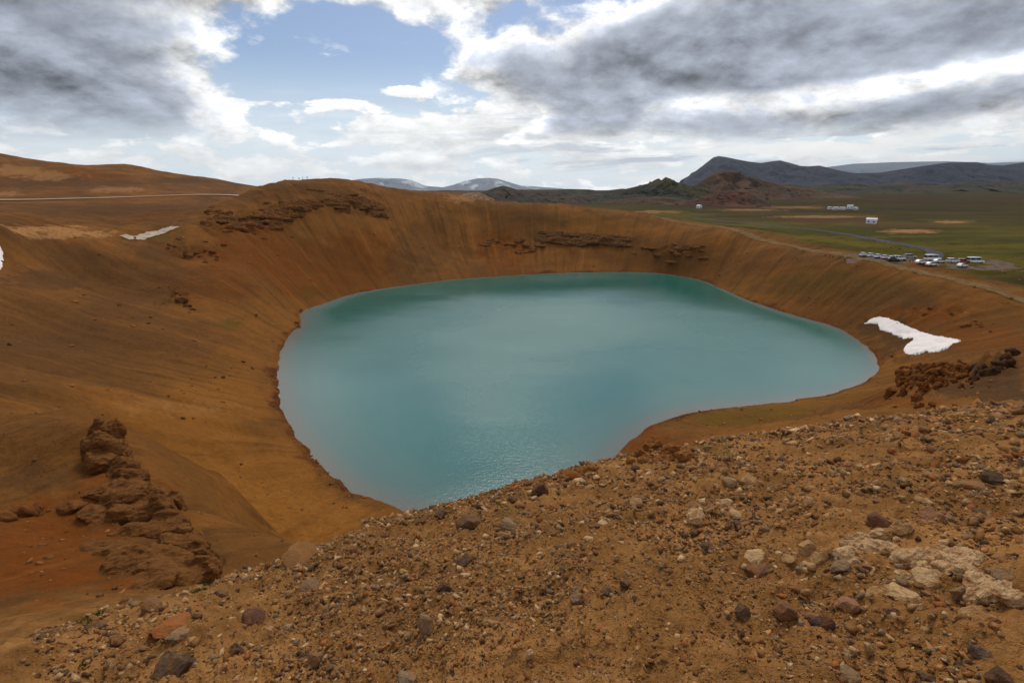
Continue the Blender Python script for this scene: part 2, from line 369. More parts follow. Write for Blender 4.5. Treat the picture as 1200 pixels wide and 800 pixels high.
def link(name, me, mat=None, parent=None, kind=None, label=None, cat=None, group=None, loc=None):
    o = bpy.data.objects.new(name, me); col.objects.link(o)
    if mat and me: 
        if len(me.materials) == 0: me.materials.append(mat)
    if parent: o.parent = parent
    if kind: o['kind'] = kind
    if label: o['label'] = label
    if cat: o['category'] = cat
    if group: o['group'] = group
    if loc is not None: o.location = loc
    return o

# ------------------------------------------------------------------ materials
def material(name):
    m = bpy.data.materials.new(name); m.use_nodes = True
    n = NT(m.node_tree); b = n.new('ShaderNodeBsdfPrincipled'); o = n.new('ShaderNodeOutputMaterial')
    n.l.new(b.outputs[0], o.inputs[0]); return m, n, b
def attrib(n, name, typ='GEOMETRY'):
    a = n.new('ShaderNodeAttribute', attribute_name=name, attribute_type=typ); return a
def ground_material():
    m, n, b = material('volcanic_soil')
    pos = n.new('ShaderNodeNewGeometry').outputs['Position']
    za = n.new('ShaderNodeSeparateColor'); n.l.new(attrib(n, 'zone_a').outputs['Color'], za.inputs[0])
    zb = n.new('ShaderNodeSeparateColor'); n.l.new(attrib(n, 'zone_b').outputs['Color'], zb.inputs[0])
    rust, pale, dark = za.outputs; veg, moss, near = zb.outputs
    zc = n.new('ShaderNodeSeparateColor'); n.l.new(attrib(n, 'zone_c').outputs['Color'], zc.inputs[0]); wet, tan, _ = zc.outputs
    big = n.noise(pos, .02, 3, .6, .4); mid = n.noise(pos, .13, 4, .62, .3); fine = n.noise(pos, 1.1, 4, .68)
    grain = n.noise(pos, 12, 3, .75); tiny = n.noise(pos, 75, 2, .7)
    c = n.mix(n.step(big, .35, .66), (.120, .061, .0205), (.195, .094, .027))
    c = n.mix(n.step(mid, .50, .72, 0, .55), c, (.092, .046, .018))
    c = n.mix(tan, c, (.235, .112, .027))
    c = n.mix(n.math('MULTIPLY', rust, n.step(mid, .25, .6, .5, 1)), c, (.150, .052, .011))
    c = n.mix(n.math('MULTIPLY', near, .9), c, n.mix(n.step(fine, .35, .65), (.215, .118, .045), (.312, .178, .075)))
    sx, sy, sz = n.sep(pos)
    # scree runs down towards the lake in strips
    ax = n.math('SUBTRACT', sx, float(LC[0])); ay = n.math('SUBTRACT', sy, float(LC[1]))
    strip = n.noise(n.comb(n.math('MULTIPLY', n.math('ARCTAN2', ay, ax), 48.0), n.math('MULTIPLY', n.math('SQRT', n.math('ADD', n.math('MULTIPLY', ax, ax), n.math('MULTIPLY', ay, ay))), .014), 0.0), 1.0, 5, .65, .15)
    c = n.mix(n.math('MULTIPLY', n.step(strip, .5, .68), n.math('MULTIPLY', n.math('SUBTRACT', 1.0, n.math('MULTIPLY', tan, .75)), n.math('SUBTRACT', .8, n.math('MULTIPLY', near, .8)))), c, (.090, .049, .018))
    c = n.mix(n.math('MULTIPLY', n.step(strip, .44, .32), n.math('SUBTRACT', .55, n.math('MULTIPLY', near, .55))), c, (.255, .110, .027))
    # grass and heath of the plain
    st = n.noise(n.comb(n.math('MULTIPLY', sx, .006), n.math('MULTIPLY', sy, .02), 0.0), 1.0, 6, .62, .5)
    nearp = n.step(n.math('SQRT', n.math('ADD', n.math('MULTIPLY', sx, sx), n.math('MULTIPLY', sy, sy))), 900, 300)
    g = n.mix(n.step(st, .36, .62), n.mix(nearp, (.026, .026, .0065), (.052, .055, .008)), n.mix(nearp, (.054, .044, .010), (.112, .102, .014)))
    g = n.mix(n.step(n.noise(pos, .0045, 5, .6), .48, .64), g, (.040, .027, .013))
    g = n.mix(n.step(n.noise(pos, .035, 5, .7), .52, .64, 0, .6), g, (.034, .027, .012))
    c = n.mix(veg, c, g)
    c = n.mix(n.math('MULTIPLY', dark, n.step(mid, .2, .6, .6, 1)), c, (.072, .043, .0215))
    c = n.mix(n.math('MULTIPLY', moss, n.step(fine, .35, .6, .35, 1)), c, (.095, .078, .014))
    c = n.mix(n.math('MULTIPLY', pale, n.math('MULTIPLY', n.step(mid, .2, .5, .5, 1), n.step(fine, .3, .6, .6, 1))), c, (.34, .20, .095))
    c = n.mix(wet, c, n.mix(n.step(fine, .4, .62), (.050, .024, .012), (.125, .045, .016)))
    # fine variation of grain colour
    f1 = n.math('ADD', .62, n.math('MULTIPLY', fine, .72)); f2 = n.math('ADD', .55, n.math('MULTIPLY', grain, .9))
    c = n.mix(1.0, c, n.math('MULTIPLY', f1, f2), 'MULTIPLY')
    c = n.mix(1.0, c, (1.08, .90, .67), "MULTIPLY")
    spk = n.math('MULTIPLY', n.step(tiny, .60, .70), near)
    c = n.mix(n.math('MULTIPLY', spk, .45), c, (.26, .17, .09))
    c = n.mix(n.math('MULTIPLY', n.math('MULTIPLY', n.step(tiny, .40, .32), near), .5), c, (.045, .026, .016))
    n.put(b.inputs['Base Color'], c); b.inputs['Roughness'].default_value = .93
    b.inputs['Specular IOR Level'].default_value = .04
    h = n.math('ADD', n.math('MULTIPLY', n.noise(pos, 1.1, 2, .68), .35), n.math('MULTIPLY', n.noise(pos, 14, 4, .75), .075))
    bp = n.new('ShaderNodeBump'); bp.inputs['Strength'].default_value = .8; bp.inputs['Distance'].default_value = 1.0
    n.put(bp.inputs['Height'], h); n.l.new(bp.outputs[0], b.inputs['Normal'])
    return m
GROUND = ground_material()
me = mesh_grid('ground', GX, GY, GZ, True)
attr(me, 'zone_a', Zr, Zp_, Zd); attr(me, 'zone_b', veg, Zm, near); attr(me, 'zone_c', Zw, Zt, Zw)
ground = link('ground', me, GROUND, kind='structure')

# ------------------------------------------------------------------ lake
def lake():
    m, n, b = material('lake_water')
    pos = n.new('ShaderNodeNewGeometry').outputs['Position']; sx, sy, sz = n.sep(pos)
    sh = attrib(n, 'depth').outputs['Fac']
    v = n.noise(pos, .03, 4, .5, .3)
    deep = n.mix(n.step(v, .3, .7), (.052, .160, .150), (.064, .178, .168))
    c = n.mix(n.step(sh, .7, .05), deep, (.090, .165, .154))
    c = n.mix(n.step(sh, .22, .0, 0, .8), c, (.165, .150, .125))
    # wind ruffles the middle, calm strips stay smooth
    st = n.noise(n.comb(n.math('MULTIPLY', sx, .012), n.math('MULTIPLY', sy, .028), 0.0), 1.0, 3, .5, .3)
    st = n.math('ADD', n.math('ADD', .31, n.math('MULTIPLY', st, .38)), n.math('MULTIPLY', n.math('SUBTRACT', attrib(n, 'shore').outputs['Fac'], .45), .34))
    c = n.mix(n.math('MULTIPLY', n.math('MULTIPLY', n.step(st, .50, .34), n.step(sh, .2, .7)), n.step(sy, 120, 205)), c, (.012, .120, .098))  # far calm band darkened: the wall's reflection is put into the water colour
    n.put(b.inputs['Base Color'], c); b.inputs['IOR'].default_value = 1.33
    n.put(b.inputs['Roughness'], n.step(st, .34, .74, .05, .48))
    wv = n.noise(n.comb(sx, n.math('MULTIPLY', sy, 1.5), 0.0), 1.0, 4, .65, .2)
    bp = n.new('ShaderNodeBump'); n.put(bp.inputs['Strength'], n.step(st, .34, .74, .10, .34)); bp.inputs['Distance'].default_value = .45
    n.put(bp.inputs['Height'], wv); n.l.new(bp.outputs[0], b.inputs['Normal'])
    # concentric sheet with its distance from the shore
    S = np.array(shore); k = 240
    L = np.concatenate([[0], np.cumsum(np.hypot(*(np.roll(S, -1, 0)-S).T))]); u = np.linspace(0, L[-1], k, endpoint=False)
    S2 = np.vstack([S, S[:1]]); px = np.interp(u, L, S2[:, 0]); py = np.interp(u, L, S2[:, 1])
    fr = np.concatenate([np.linspace(1.06, .8, 30), np.linspace(.79, .0002, 40)])
    X = LC[0]+(px-LC[0])[None]*fr[:, None]; Y = LC[1]+(py-LC[1])[None]*fr[:, None]
    me = mesh_grid('lake', X[::-1], Y[::-1], np.zeros(X.shape), True)
    dep = np.zeros(X.shape); hx = H(X[::-1], Y[::-1])
    dist = np.sqrt(((X[::-1].ravel()[:, None]-px[None])**2+(Y[::-1].ravel()[:, None]-py[None])**2).min(1)).reshape(X.shape)
    YY = Y[::-1]; farw = sst(YY, 165, 270)
    dep = np.clip(dist/(28-24*farw-14*sst(X[::-1], 40, 85)*(1-farw)), 0, 1)
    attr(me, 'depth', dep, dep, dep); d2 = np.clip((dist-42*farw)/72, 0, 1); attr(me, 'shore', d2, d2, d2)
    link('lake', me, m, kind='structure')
lake()
#@@MORE@@
# ------------------------------------------------------------------ mountains and hills
def simple_mat(name, c1, c2, scale, rough=.9, c3=None, s3=None, bump=0.0, thr=(.40, .62)):
    m, n, b = material(name)
    pos = n.new('ShaderNodeTexCoord').outputs['Object']
    f = n.noise(pos, scale, 5, .62, .3)
    c = n.mix(n.step(f, thr[0], thr[1]), c1, c2)
    if c3:
        c = n.mix(n.step(n.noise(pos, s3, 5, .65, .6), .55, .64), c, c3)
    n.put(b.inputs['Base Color'], c); b.inputs['Roughness'].default_value = rough
    b.inputs['Specular IOR Level'].default_value = .06
    if bump:
        bp = n.new('ShaderNodeBump'); bp.inputs['Strength'].default_value = bump; bp.inputs['Distance'].default_value = 1/scale
        n.put(bp.inputs['Height'], n.noise(pos, scale*4, 4, .65)); n.l.new(bp.outputs[0], b.inputs['Normal'])
    return m
def ridge(name, sil, D, width, mat, seed, rough=.16, zb=12.0, n=220, m=34, power=1.25, asym=1.0):
    """a mountain standing D metres away: crest through the skyline, flanks falling to the plain on both sides"""
    n = int(n*.72); m = int(m*.75); sil = np.array(sil, float); u = np.linspace(sil[0, 0], sil[-1, 0], n); v = np.interp(u, sil[:, 0], sil[:, 1])
    c = np.array([P(a, b, D) for a, b in zip(u, v)])
    s = np.concatenate([-np.linspace(1, 0, m)**1.3, np.linspace(0, 1, 14)[1:]**1.3])
    X = np.repeat(c[:, 0][None], len(s), 0); S = np.repeat(s[:, None], n, 1)
    hgt = np.maximum(c[:, 2]-zb, .5)[None]
    wloc = width*(.35+.65*np.clip(hgt/hgt.max(), 0, 1))
    Y = c[:, 1][None] + S*wloc*asym
    a = np.abs(S)
    q = X/width*2.2; e = Y/width*2.2
    rg = 1-np.abs(fbm(q*2.1, e*.9, seed, 5, .55))*1.6
    prof = (1-a)**power
    Z = zb - 4*a + hgt*prof*(1 + rough*2*(rg-.6)*sst(a, 0, .25)) + hgt*rough*.5*fbm(q*5, e*4, seed+9, 4)*sst(a, 0, .08)*(1-a)
    X = X + wloc*.10*fbm(q*2, e*2+5, seed+20, 3)*sst(a, .02, .4)
    me = mesh_grid(name, X, Y, Z, False)
    return link(name, me, mat, kind='structure')
hazed_snow = simple_mat('far_snowy_rock_hazed', (.095, .120, .170), (.14, .165, .21), .0009, c3=(.55, .57, .60), s3=.00075)  # blue of the distant haze painted into the rock colour
hazed_rock = simple_mat('far_rock_hazed', (.080, .105, .150), (.11, .135, .175), .0009)  # haze tint mixed into the albedo of the far ridge
hazed_slate = simple_mat('slate_rock_hazed', (.024, .029, .048), (.038, .040, .056), .003, bump=.15)  # bluish cast stands in for haze, painted into the rock
dark_heath = simple_mat('dark_heath', (.032, .036, .026), (.066, .050, .036), .006, bump=.25, c3=(.046, .042, .020), s3=.003)
brown_hill = simple_mat('brown_hill_soil', (.070, .042, .026), (.115, .066, .036), .008, bump=.25, c3=(.050, .036, .026), s3=.006)
red_hill = simple_mat('red_cinder', (.070, .038, .028), (.125, .052, .033), .012, bump=.5, c3=(.055, .034, .026), s3=.006)
pale_hill = simple_mat('pale_clay', (.30, .19, .11), (.20, .11, .05), .02, bump=.4)
ridge('mountain', [(385,216.5),(405,212.5),(420,210),(440,208.5),(455,208.8),(470,209.3),(482,211),(490,215),(500,218),(520,219.5),(535,221)], 26000, 3500, hazed_snow, 3, .12, -320, power=.75)
ridge('mountain', [(515,220.5),(530,217),(545,212),(560,209),(572,208.5),(583,209.5),(595,213),(610,217.5),(640,219.5),(660,221)], 28000, 3500, hazed_snow, 13, .10, -320, power=.8)
ridge('mountain', [(920,205),(960,197),(1000,192),(1050,190),(1110,189),(1160,191),(1240,188),(1330,194)], 24000, 4000, hazed_rock, 23, .08, -320, power=.8)
ridge('mountain', [(786,221),(798,216),(812,205),(825,193),(836,184.5),(842,183),(850,184),(862,186.5),(878,189.5),(892,191),(905,189),(914,188),(926,191),(938,194.5),(948,195),(960,194),(972,197),(985,200),(1002,203),(1030,207),(1060,212),(1090,217)], 6500, 1500, hazed_slate, 33, .12, -60, n=420, m=60)
ridge('mountain', [(930,219),(960,212),(985,206),(1000,203),(1030,202.5),(1060,198),(1085,194),(1112,190.5),(1145,190),(1158,193),(1175,194),(1200,190.5),(1235,188),(1290,192),(1360,200),(1420,214)], 5200, 1300, hazed_slate, 43, .10, -50, n=420, m=60)
ridge('hill', [(545,236),(556,230),(566,225),(580,220),(590,217.5),(598,219.5),(608,223),(625,224),(640,223.5),(655,226),(680,231)], 1050, 190, dark_heath, 53, .22, 16, n=300, m=44)
ridge('hill', [(610,228),(640,223),(665,221.5),(690,222),(705,224),(730,221),(745,223.5),(770,228)], 1250, 260, dark_heath, 63, .2, 16, n=300, m=40)
ridge('hill', [(690,232),(715,226),(735,221),(750,217.5),(762,214.5),(767,211),(772,209),(775,211.5),(780,207.5),(786,209.5),(792,213),(806,217),(830,222),(860,228),(890,233)], 1080, 240, dark_heath, 73, .24, 17, n=320, m=50)
ridge('hill', [(790,232),(808,224),(822,213),(834,204.5),(845,200),(852,199.3),(862,202),(880,207),(900,213),(925,218),(960,224),(1000,230)], 1250, 260, brown_hill, 83, .2, 17, n=320, m=50)
ridge('hill', [(792,243),(806,236),(822,230),(838,225.5),(855,223.5),(870,224.5),(882,228.5),(893,234),(905,240)], 820, 95, red_hill, 93, .16, 18, n=240, m=40)
ridge('hill', [(690,240),(715,235),(740,232),(770,230),(800,233),(830,239),(850,242)], 900, 130, brown_hill, 103, .25, 17, n=240, m=40)
ridge('hill', [(895,228),(940,221),(980,218),(1010,219),(1050,216.5),(1080,218),(1120,216),(1160,218.5),(1210,217),(1280,219),(1340,228)], 2000, 420, dark_heath, 113, .2, 14, n=400, m=46)
ridge('hill', [(520,237),(533,231),(545,226.5),(560,225.5),(568,228),(580,234)], 980, 70, pale_hill, 123, .25, 17, n=160, m=30)
ridge('hill', [(640,240),(665,233),(690,229),(715,228),(745,231),(775,237),(800,243)], 1000, 130, dark_heath, 143, .3, 17, n=240, m=36)
ridge('hill', [(860,226),(890,219),(920,216),(950,218),(985,214),(1020,217),(1060,213),(1100,216),(1150,212),(1200,214),(1260,212),(1320,222)], 2600, 500, dark_heath, 153, .25, 8, n=400, m=40)
ridge('hill', [(600,236),(625,231),(650,230.5),(680,229),(710,232),(740,238)], 950, 130, dark_heath, 133, .3, 16, n=240, m=36)

# ------------------------------------------------------------------ roads and paths
def ribbon(name, path, width, mat, lift=.12, sub=14):
    p = np.array(path, float)
    L = np.concatenate([[0], np.cumsum(np.hypot(*np.diff(p, axis=0).T))]); k = len(p)*sub
    u = np.linspace(0, L[-1], k); x = np.interp(u, L, p[:, 0]); y = np.interp(u, L, p[:, 1])
    for _ in range(2*sub):
        x[1:-1] = (x[:-2]+2*x[1:-1]+x[2:])/4; y[1:-1] = (y[:-2]+2*y[1:-1]+y[2:])/4
    tx = np.gradient(x); ty = np.gradient(y); l = np.hypot(tx, ty)+1e-9
    wd = width if np.ndim(width) else np.full(k, width)
    off = np.array([-.5, -.17, .17, .5])
    X = x[None]-off[:, None]*(ty/l*wd)[None]; Y = y[None]+off[:, None]*(tx/l*wd)[None]
    wob = width*.06*fbm(x*.4, y*.4, 3, 3); X[0] += wob; Y[3] += wob
    Z = H(X, Y)+lift
    return link(name, mesh_grid(name, X[::-1], Y[::-1], Z[::-1], False), mat, kind='structure')
asphalt = simple_mat('asphalt', (.050, .050, .054), (.085, .080, .078), .6, .85)
gravel_pale = simple_mat('pale_gravel', (.40, .30, .22), (.50, .41, .32), .5, .95)
gravel_path = simple_mat('trodden_path', (.190, .115, .048), (.145, .085, .030), .35, .95)
lot_mat = simple_mat('parking_gravel', (.115, .078, .052), (.165, .115, .08), .5, .95)
def on_plain(pl, z=19.0): return [Zp(a, b, z)[:2] for a, b in pl]
ribbon('road', hits([(812,255.5),(850,259.5),(908,265),(952,269),(996,274.5),(1031,281),(1066,288),(1089,293),(1099,298),(1092,302)])[:, :2], 6.5, asphalt, .16)
ribbon('road', [P(-60,239,425)[:2], P(0,236.5,428)[:2], P(60,233.5,434)[:2], P(130,230.5,442)[:2], P(200,230,446)[:2], P(283,229.5,450)[:2]], 14.0, gravel_pale, .9)
ribbon('path', hits([(146,279),(160,279),(172,277),(184,273.5),(195,269.5),(206,266)])[:, :2], 4.5, gravel_pale, .3)
ribbon('path', [tuple(np.array(P(a, b, t)[:2])) for a, b, t in [(760,257,360),(800,266,338),(850,277,306),(900,290,272),(950,299.5,244),(1000,308,221),(1050,319,202),(1100,331,185),(1150,345.5,171),(1200,359,160),(1260,376,148)]], 4.2, gravel_path, .14)
ribbon('parking_lot', hits([(990,302),(1020,302),(1060,305),(1100,308),(1140,309),(1195,311)])[:, :2], 15, lot_mat, .10)

# ------------------------------------------------------------------ stones
def rock_data(seed, sub=2, cuts=9, stretch=(1, 1, 1), lump=.13):
    bm = bmesh.new(); bmesh.ops.create_icosphere(bm, subdivisions=sub, radius=1.0)
    r = random.Random(seed); cuts += 4; off = Vector((r.uniform(-50, 50), r.uniform(-50, 50), r.uniform(-50, 50)))
    pl = []
    for _ in range(cuts):
        v = Vector((r.gauss(0, 1), r.gauss(0, 1), r.gauss(0, 1))).normalized(); pl.append((v, r.uniform(.52, .86)))
    for v in bm.verts:
        p = v.co*(1 + .25*mnoise.noise(v.co*1.1+off))
        for nrm, dd in pl:
            k = p.dot(nrm)-dd
            if k > 0: p = p - nrm*k*.94
        p = p*(1 + lump*mnoise.fractal(v.co*2.6+off, .7, 2.1, 4))
        v.co = Vector((p.x*stretch[0], p.y*stretch[1], p.z*stretch[2]))
    # unit box: width 2, depth and height in proportion
    lo = [min(v.co[i] for v in bm.verts) for i in range(3)]; hi = [max(v.co[i] for v in bm.verts) for i in range(3)]
    for v in bm.verts:
        v.co = Vector([(v.co[i]-(lo[i]+hi[i])/2)/((hi[i]-lo[i])/2) for i in range(3)])
    me = bpy.data.meshes.new('rock'); bm.to_mesh(me); bm.free(); return me
def stone_material(name, use_attr=False):
    m, n, b = material(name)
    pos = n.new('ShaderNodeNewGeometry').outputs['Position']
    oc = attrib(n, 'stone').outputs['Color'] if use_attr else n.new('ShaderNodeObjectInfo').outputs['Color']
    a = n.noise(pos, 9, 4, .7); g = n.noise(pos, 60, 3, .7)
    c = n.mix(1.0, oc, n.math('ADD', .5, n.math('ADD', n.math('MULTIPLY', a, .55), n.math('MULTIPLY', g, .45))), 'MULTIPLY')
    c = n.mix(n.step(a, .46, .64, 0, .75), c, (.20, .098, .032))
    c = n.mix(1.0, c, (1.30, 1.10, .88), 'MULTIPLY')
    n.put(b.inputs['Base Color'], c); b.inputs['Roughness'].default_value = .9; b.inputs['Specular IOR Level'].default_value = .15
    bp = n.new('ShaderNodeBump'); bp.inputs['Strength'].default_value = .9; bp.inputs['Distance'].default_value = .025
    n.put(bp.inputs['Height'], n.noise(pos, 38, 4, .7)); n.l.new(bp.outputs[0], b.inputs['Normal'])
    return m
STONE = stone_material('stone'); 
def cliff_material():
    m, n, b = material('cliff_rock')
    pos = n.new('ShaderNodeNewGeometry').outputs['Position']
    oc = n.new('ShaderNodeObjectInfo').outputs['Color']
    a = n.noise(pos, .9, 4, .65, .4); g = n.noise(pos, 5, 4, .7)
    c = n.mix(1.0, oc, n.math('ADD', .45, n.math('ADD', n.math('MULTIPLY', a, .65), n.math('MULTIPLY', g, .45))), 'MULTIPLY')
    c = n.mix(1.0, c, (1.05, .84, .66), 'MULTIPLY')
    n.put(b.inputs['Base Color'], c); b.inputs['Roughness'].default_value = .95; b.inputs['Specular IOR Level'].default_value = .05
    bp = n.new('ShaderNodeBump'); bp.inputs['Strength'].default_value = .8; bp.inputs['Distance'].default_value = .25
    n.put(bp.inputs['Height'], n.noise(pos, 3.2, 5, .7)); n.l.new(bp.outputs[0], b.inputs['Normal'])
    return m
CLIFF = cliff_material()
ROCKS = [rock_data(100+i, 3, 9+i % 4) for i in range(10)]
SMALL = [rock_data(200+i, 2, 9+i % 4) for i in range(14)]
CRAG = [rock_data(300+i, 3, 5, lump=.34) for i in range(10)]
BIGC = []
for m_ in ROCKS+SMALL: m_.materials.append(STONE)
for m_ in CRAG+BIGC: m_.materials.append(CLIFF)
def place_rock(name, mesh, at, wid, hgt, dep, color, rot=None, sink=.3, parent=None, tilt=.25, **kw):
    o = link(name, mesh, None, parent=parent, **kw)
    x, y = at[0], at[1]; z = float(H(np.array([x]), np.array([y]))[0])
    loc = Vector((x, y, z+hgt*(.5-sink)))
    if parent is not None: loc = loc - parent.location
    o.location = loc; o.scale = (wid/2, dep/2, hgt/2)
    o.rotation_euler = (random.uniform(-tilt, tilt), random.uniform(-tilt, tilt), random.uniform(-.5, .5) if rot is None else rot)
    o.color = (*color, 1); return o
BEIGE=(.31,.205,.105); PALEC=(.43,.32,.19); GREY=(.20,.15,.10); DKGREY=(.082,.056,.038); DKBROWN=(.072,.042,.028); PURP=(.12,.066,.045); RUSTC=(.24,.095,.034); OCHRE=(.34,.185,.08); BLUEG=(.095,.074,.060)
HERO = [ # px, py(bottom-ish centre), width px, height px, colour, label
 (634,567,28,22,DKBROWN,'rounded dark brown boulder standing alone on the crest above the lake'),
 (516,600,19,8,DKGREY,'small flat dark stone on the mossy crest edge'),
 (552,606,42,24,(.13,.085,.05),'wide brown slab with a shadowed lower side near the crest'),
 (597,612,25,18,GREY,'flat topped grey block just below the crest boulder'),
 (709,612,21,10,PALEC,'thin whitish stone lying flat on brown gravel'),
 (546,652,26,22,DKGREY,'squat charcoal stone half buried in the middle slope'),
 (546,672,15,9,PALEC,'cream stone touching a dark stone in the middle slope'),
 (522,685,26,22,DKBROWN,'dark brown angular block with an overhanging lower face'),
 (500,727,21,36,GREY,'upright grey block with a flat face in the lower slope'),
 (477,793,27,30,GREY,'pointed grey stone rising from the gravel'),
 (677,695,21,16,GREY,'round light grey stone in the open gravel'),
 (711,692,17,11,BLUEG,'small bluish dark stone beside a round grey stone'),
 (621,762,12,18,PALEC,'small upright cream stone in the open gravel'),
 (715,748,14,12,OCHRE,'small ochre stone in the open gravel'),
 (600,583,15,9,DKGREY,'small dark stone left of the crest boulder on moss'),
 (745,586,22,14,BEIGE,'pale grey stone among a loose heap below the crest'),
 (732,681,16,9,DKGREY,'small dark stone with a pale cap in gravel'),
 (947,583,23,17,BEIGE,'beige stone with a shaded front in gravel'),
 (877,561,24,14,BEIGE,'long beige stone lying at the upper slope'),
 (855,562,20,14,(.24,.17,.10),'brownish beige stone next to a long beige stone'),
 (903,570,18,13,BEIGE,'chunky beige stone with a dark crack in the upper slope'),
 (817,602,28,24,PALEC,'knobbly whitish stone among smaller pale chips'),
 (850,586,22,16,PALEC,'pale stone among a scatter of whitish chips'),
 (862,600,16,10,PALEC,'small whitish chip beside pale stones'),
 (828,638,21,15,DKGREY,'dark grey pyramid shaped stone in gravel'),
 (882,648,38,17,PALEC,'long whitish flat stone above a purplish block'),
 (890,666,37,20,PURP,'purplish brown block with a pale upper edge'),
 (925,652,26,18,BEIGE,'beige chunk at the start of the broken pale ledge'),
 (940,664,20,14,GREY,'grey wedge stone in the broken pale stones'),
 (1030,608,28,26,PURP,'dark reddish stone leaning on a grey one'),
 (1057,613,28,18,BEIGE,'beige block with a shaded right side above the pale ledge'),
 (870,714,22,24,DKGREY,'upright charcoal stone in the lower slope'),
 (920,711,32,25,PURP,'rounded brownish purple stone in the lower slope'),
 (962,724,32,28,(.075,.05,.05),'large dark purple stone below the pale ledge'),
 (993,704,32,18,(.22,.13,.09),'pinkish brown flat stone below the pale ledge'),
 (1045,716,22,17,(.09,.045,.035),'dark reddish stone below the pale ledge'),
 (1018,755,13,25,PALEC,'elongated cream stone lying end on in gravel'),
 (1107,717,11,8,PALEC,'small bright pebble below the pale ledge'),
 (993,788,34,13,GREY,'low grey slab near the lower gravel'),
 (1137,566,36,12,(.19,.12,.06),'flat brown slab on the upper right slope'),
 (1093,598,32,18,(.24,.14,.09),'pinkish brown stone above the pale ledge'),
 (1167,558,32,16,DKGREY,'wide dark stone on the upper slope beyond a brown slab'),
 (1107,633,14,9,PALEC,'small pale stone above the long ledge slab'),
 (178,706,26,13,(.17,.10,.05),'brown flat stone on the edge above the hollow'),
 (113,731,28,13,DKGREY,'dark stone beside a tuft of grass at the edge'),
 (57,741,30,11,DKBROWN,'long low dark stone at the end of the crest'),
 (137,747,20,12,DKGREY,'dark chunk below the edge stones'),
 (203,728,46,16,RUSTC,'broad rust red slab lying on the left slope'),
 (210,741,32,11,GREY,'grey slab just below the rust red slab'),
 (297,721,32,17,(.085,.042,.032),'dark reddish wedge with a shaded hollow under it'),
 (277,757,28,22,DKGREY,'dark angular block in the left gravel'),
 (200,779,50,30,DKGREY,'largest dark broken rock in the left gravel'),
 (367,686,36,15,(.15,.11,.075),'grey brown flat rock on the upper left slope'),
 (353,653,56,14,(.22,.125,.055),'broad low tan rock forming the crest above the basin'),
 (257,693,24,12,DKGREY,'dark stone next to the grass tuft on the crest'),
 (367,768,28,32,(.16,.10,.06),'brown upright block in the lower left gravel'),
 (1085,790,24,18,DKGREY,'dark stone at the foot of the right gravel'),
 (1150,760,30,20,BLUEG,'bluish dark stone in the right lower gravel'),
 (1170,790,34,24,DKBROWN,'dark brown stone in the right lower gravel corner'),
 (690,630,14,8,PALEC,'small cream stone on the bare middle slope'),
 (655,612,16,9,DKGREY,'small charcoal stone near a grey block below the crest'),
]
hp = hits([(h[0], h[1]+h[3]*.35) for h in HERO])
for k, (h, p) in enumerate(zip(HERO, hp)):
    t = p[3]; place_rock('stone', ROCKS[k % 10], p, h[2]*t/F*.82, h[3]*t/F*1.0, h[2]*t/F*random.uniform(.7, 1.0), h[4], sink=.40, tilt=.3, label=h[5], cat='stone')

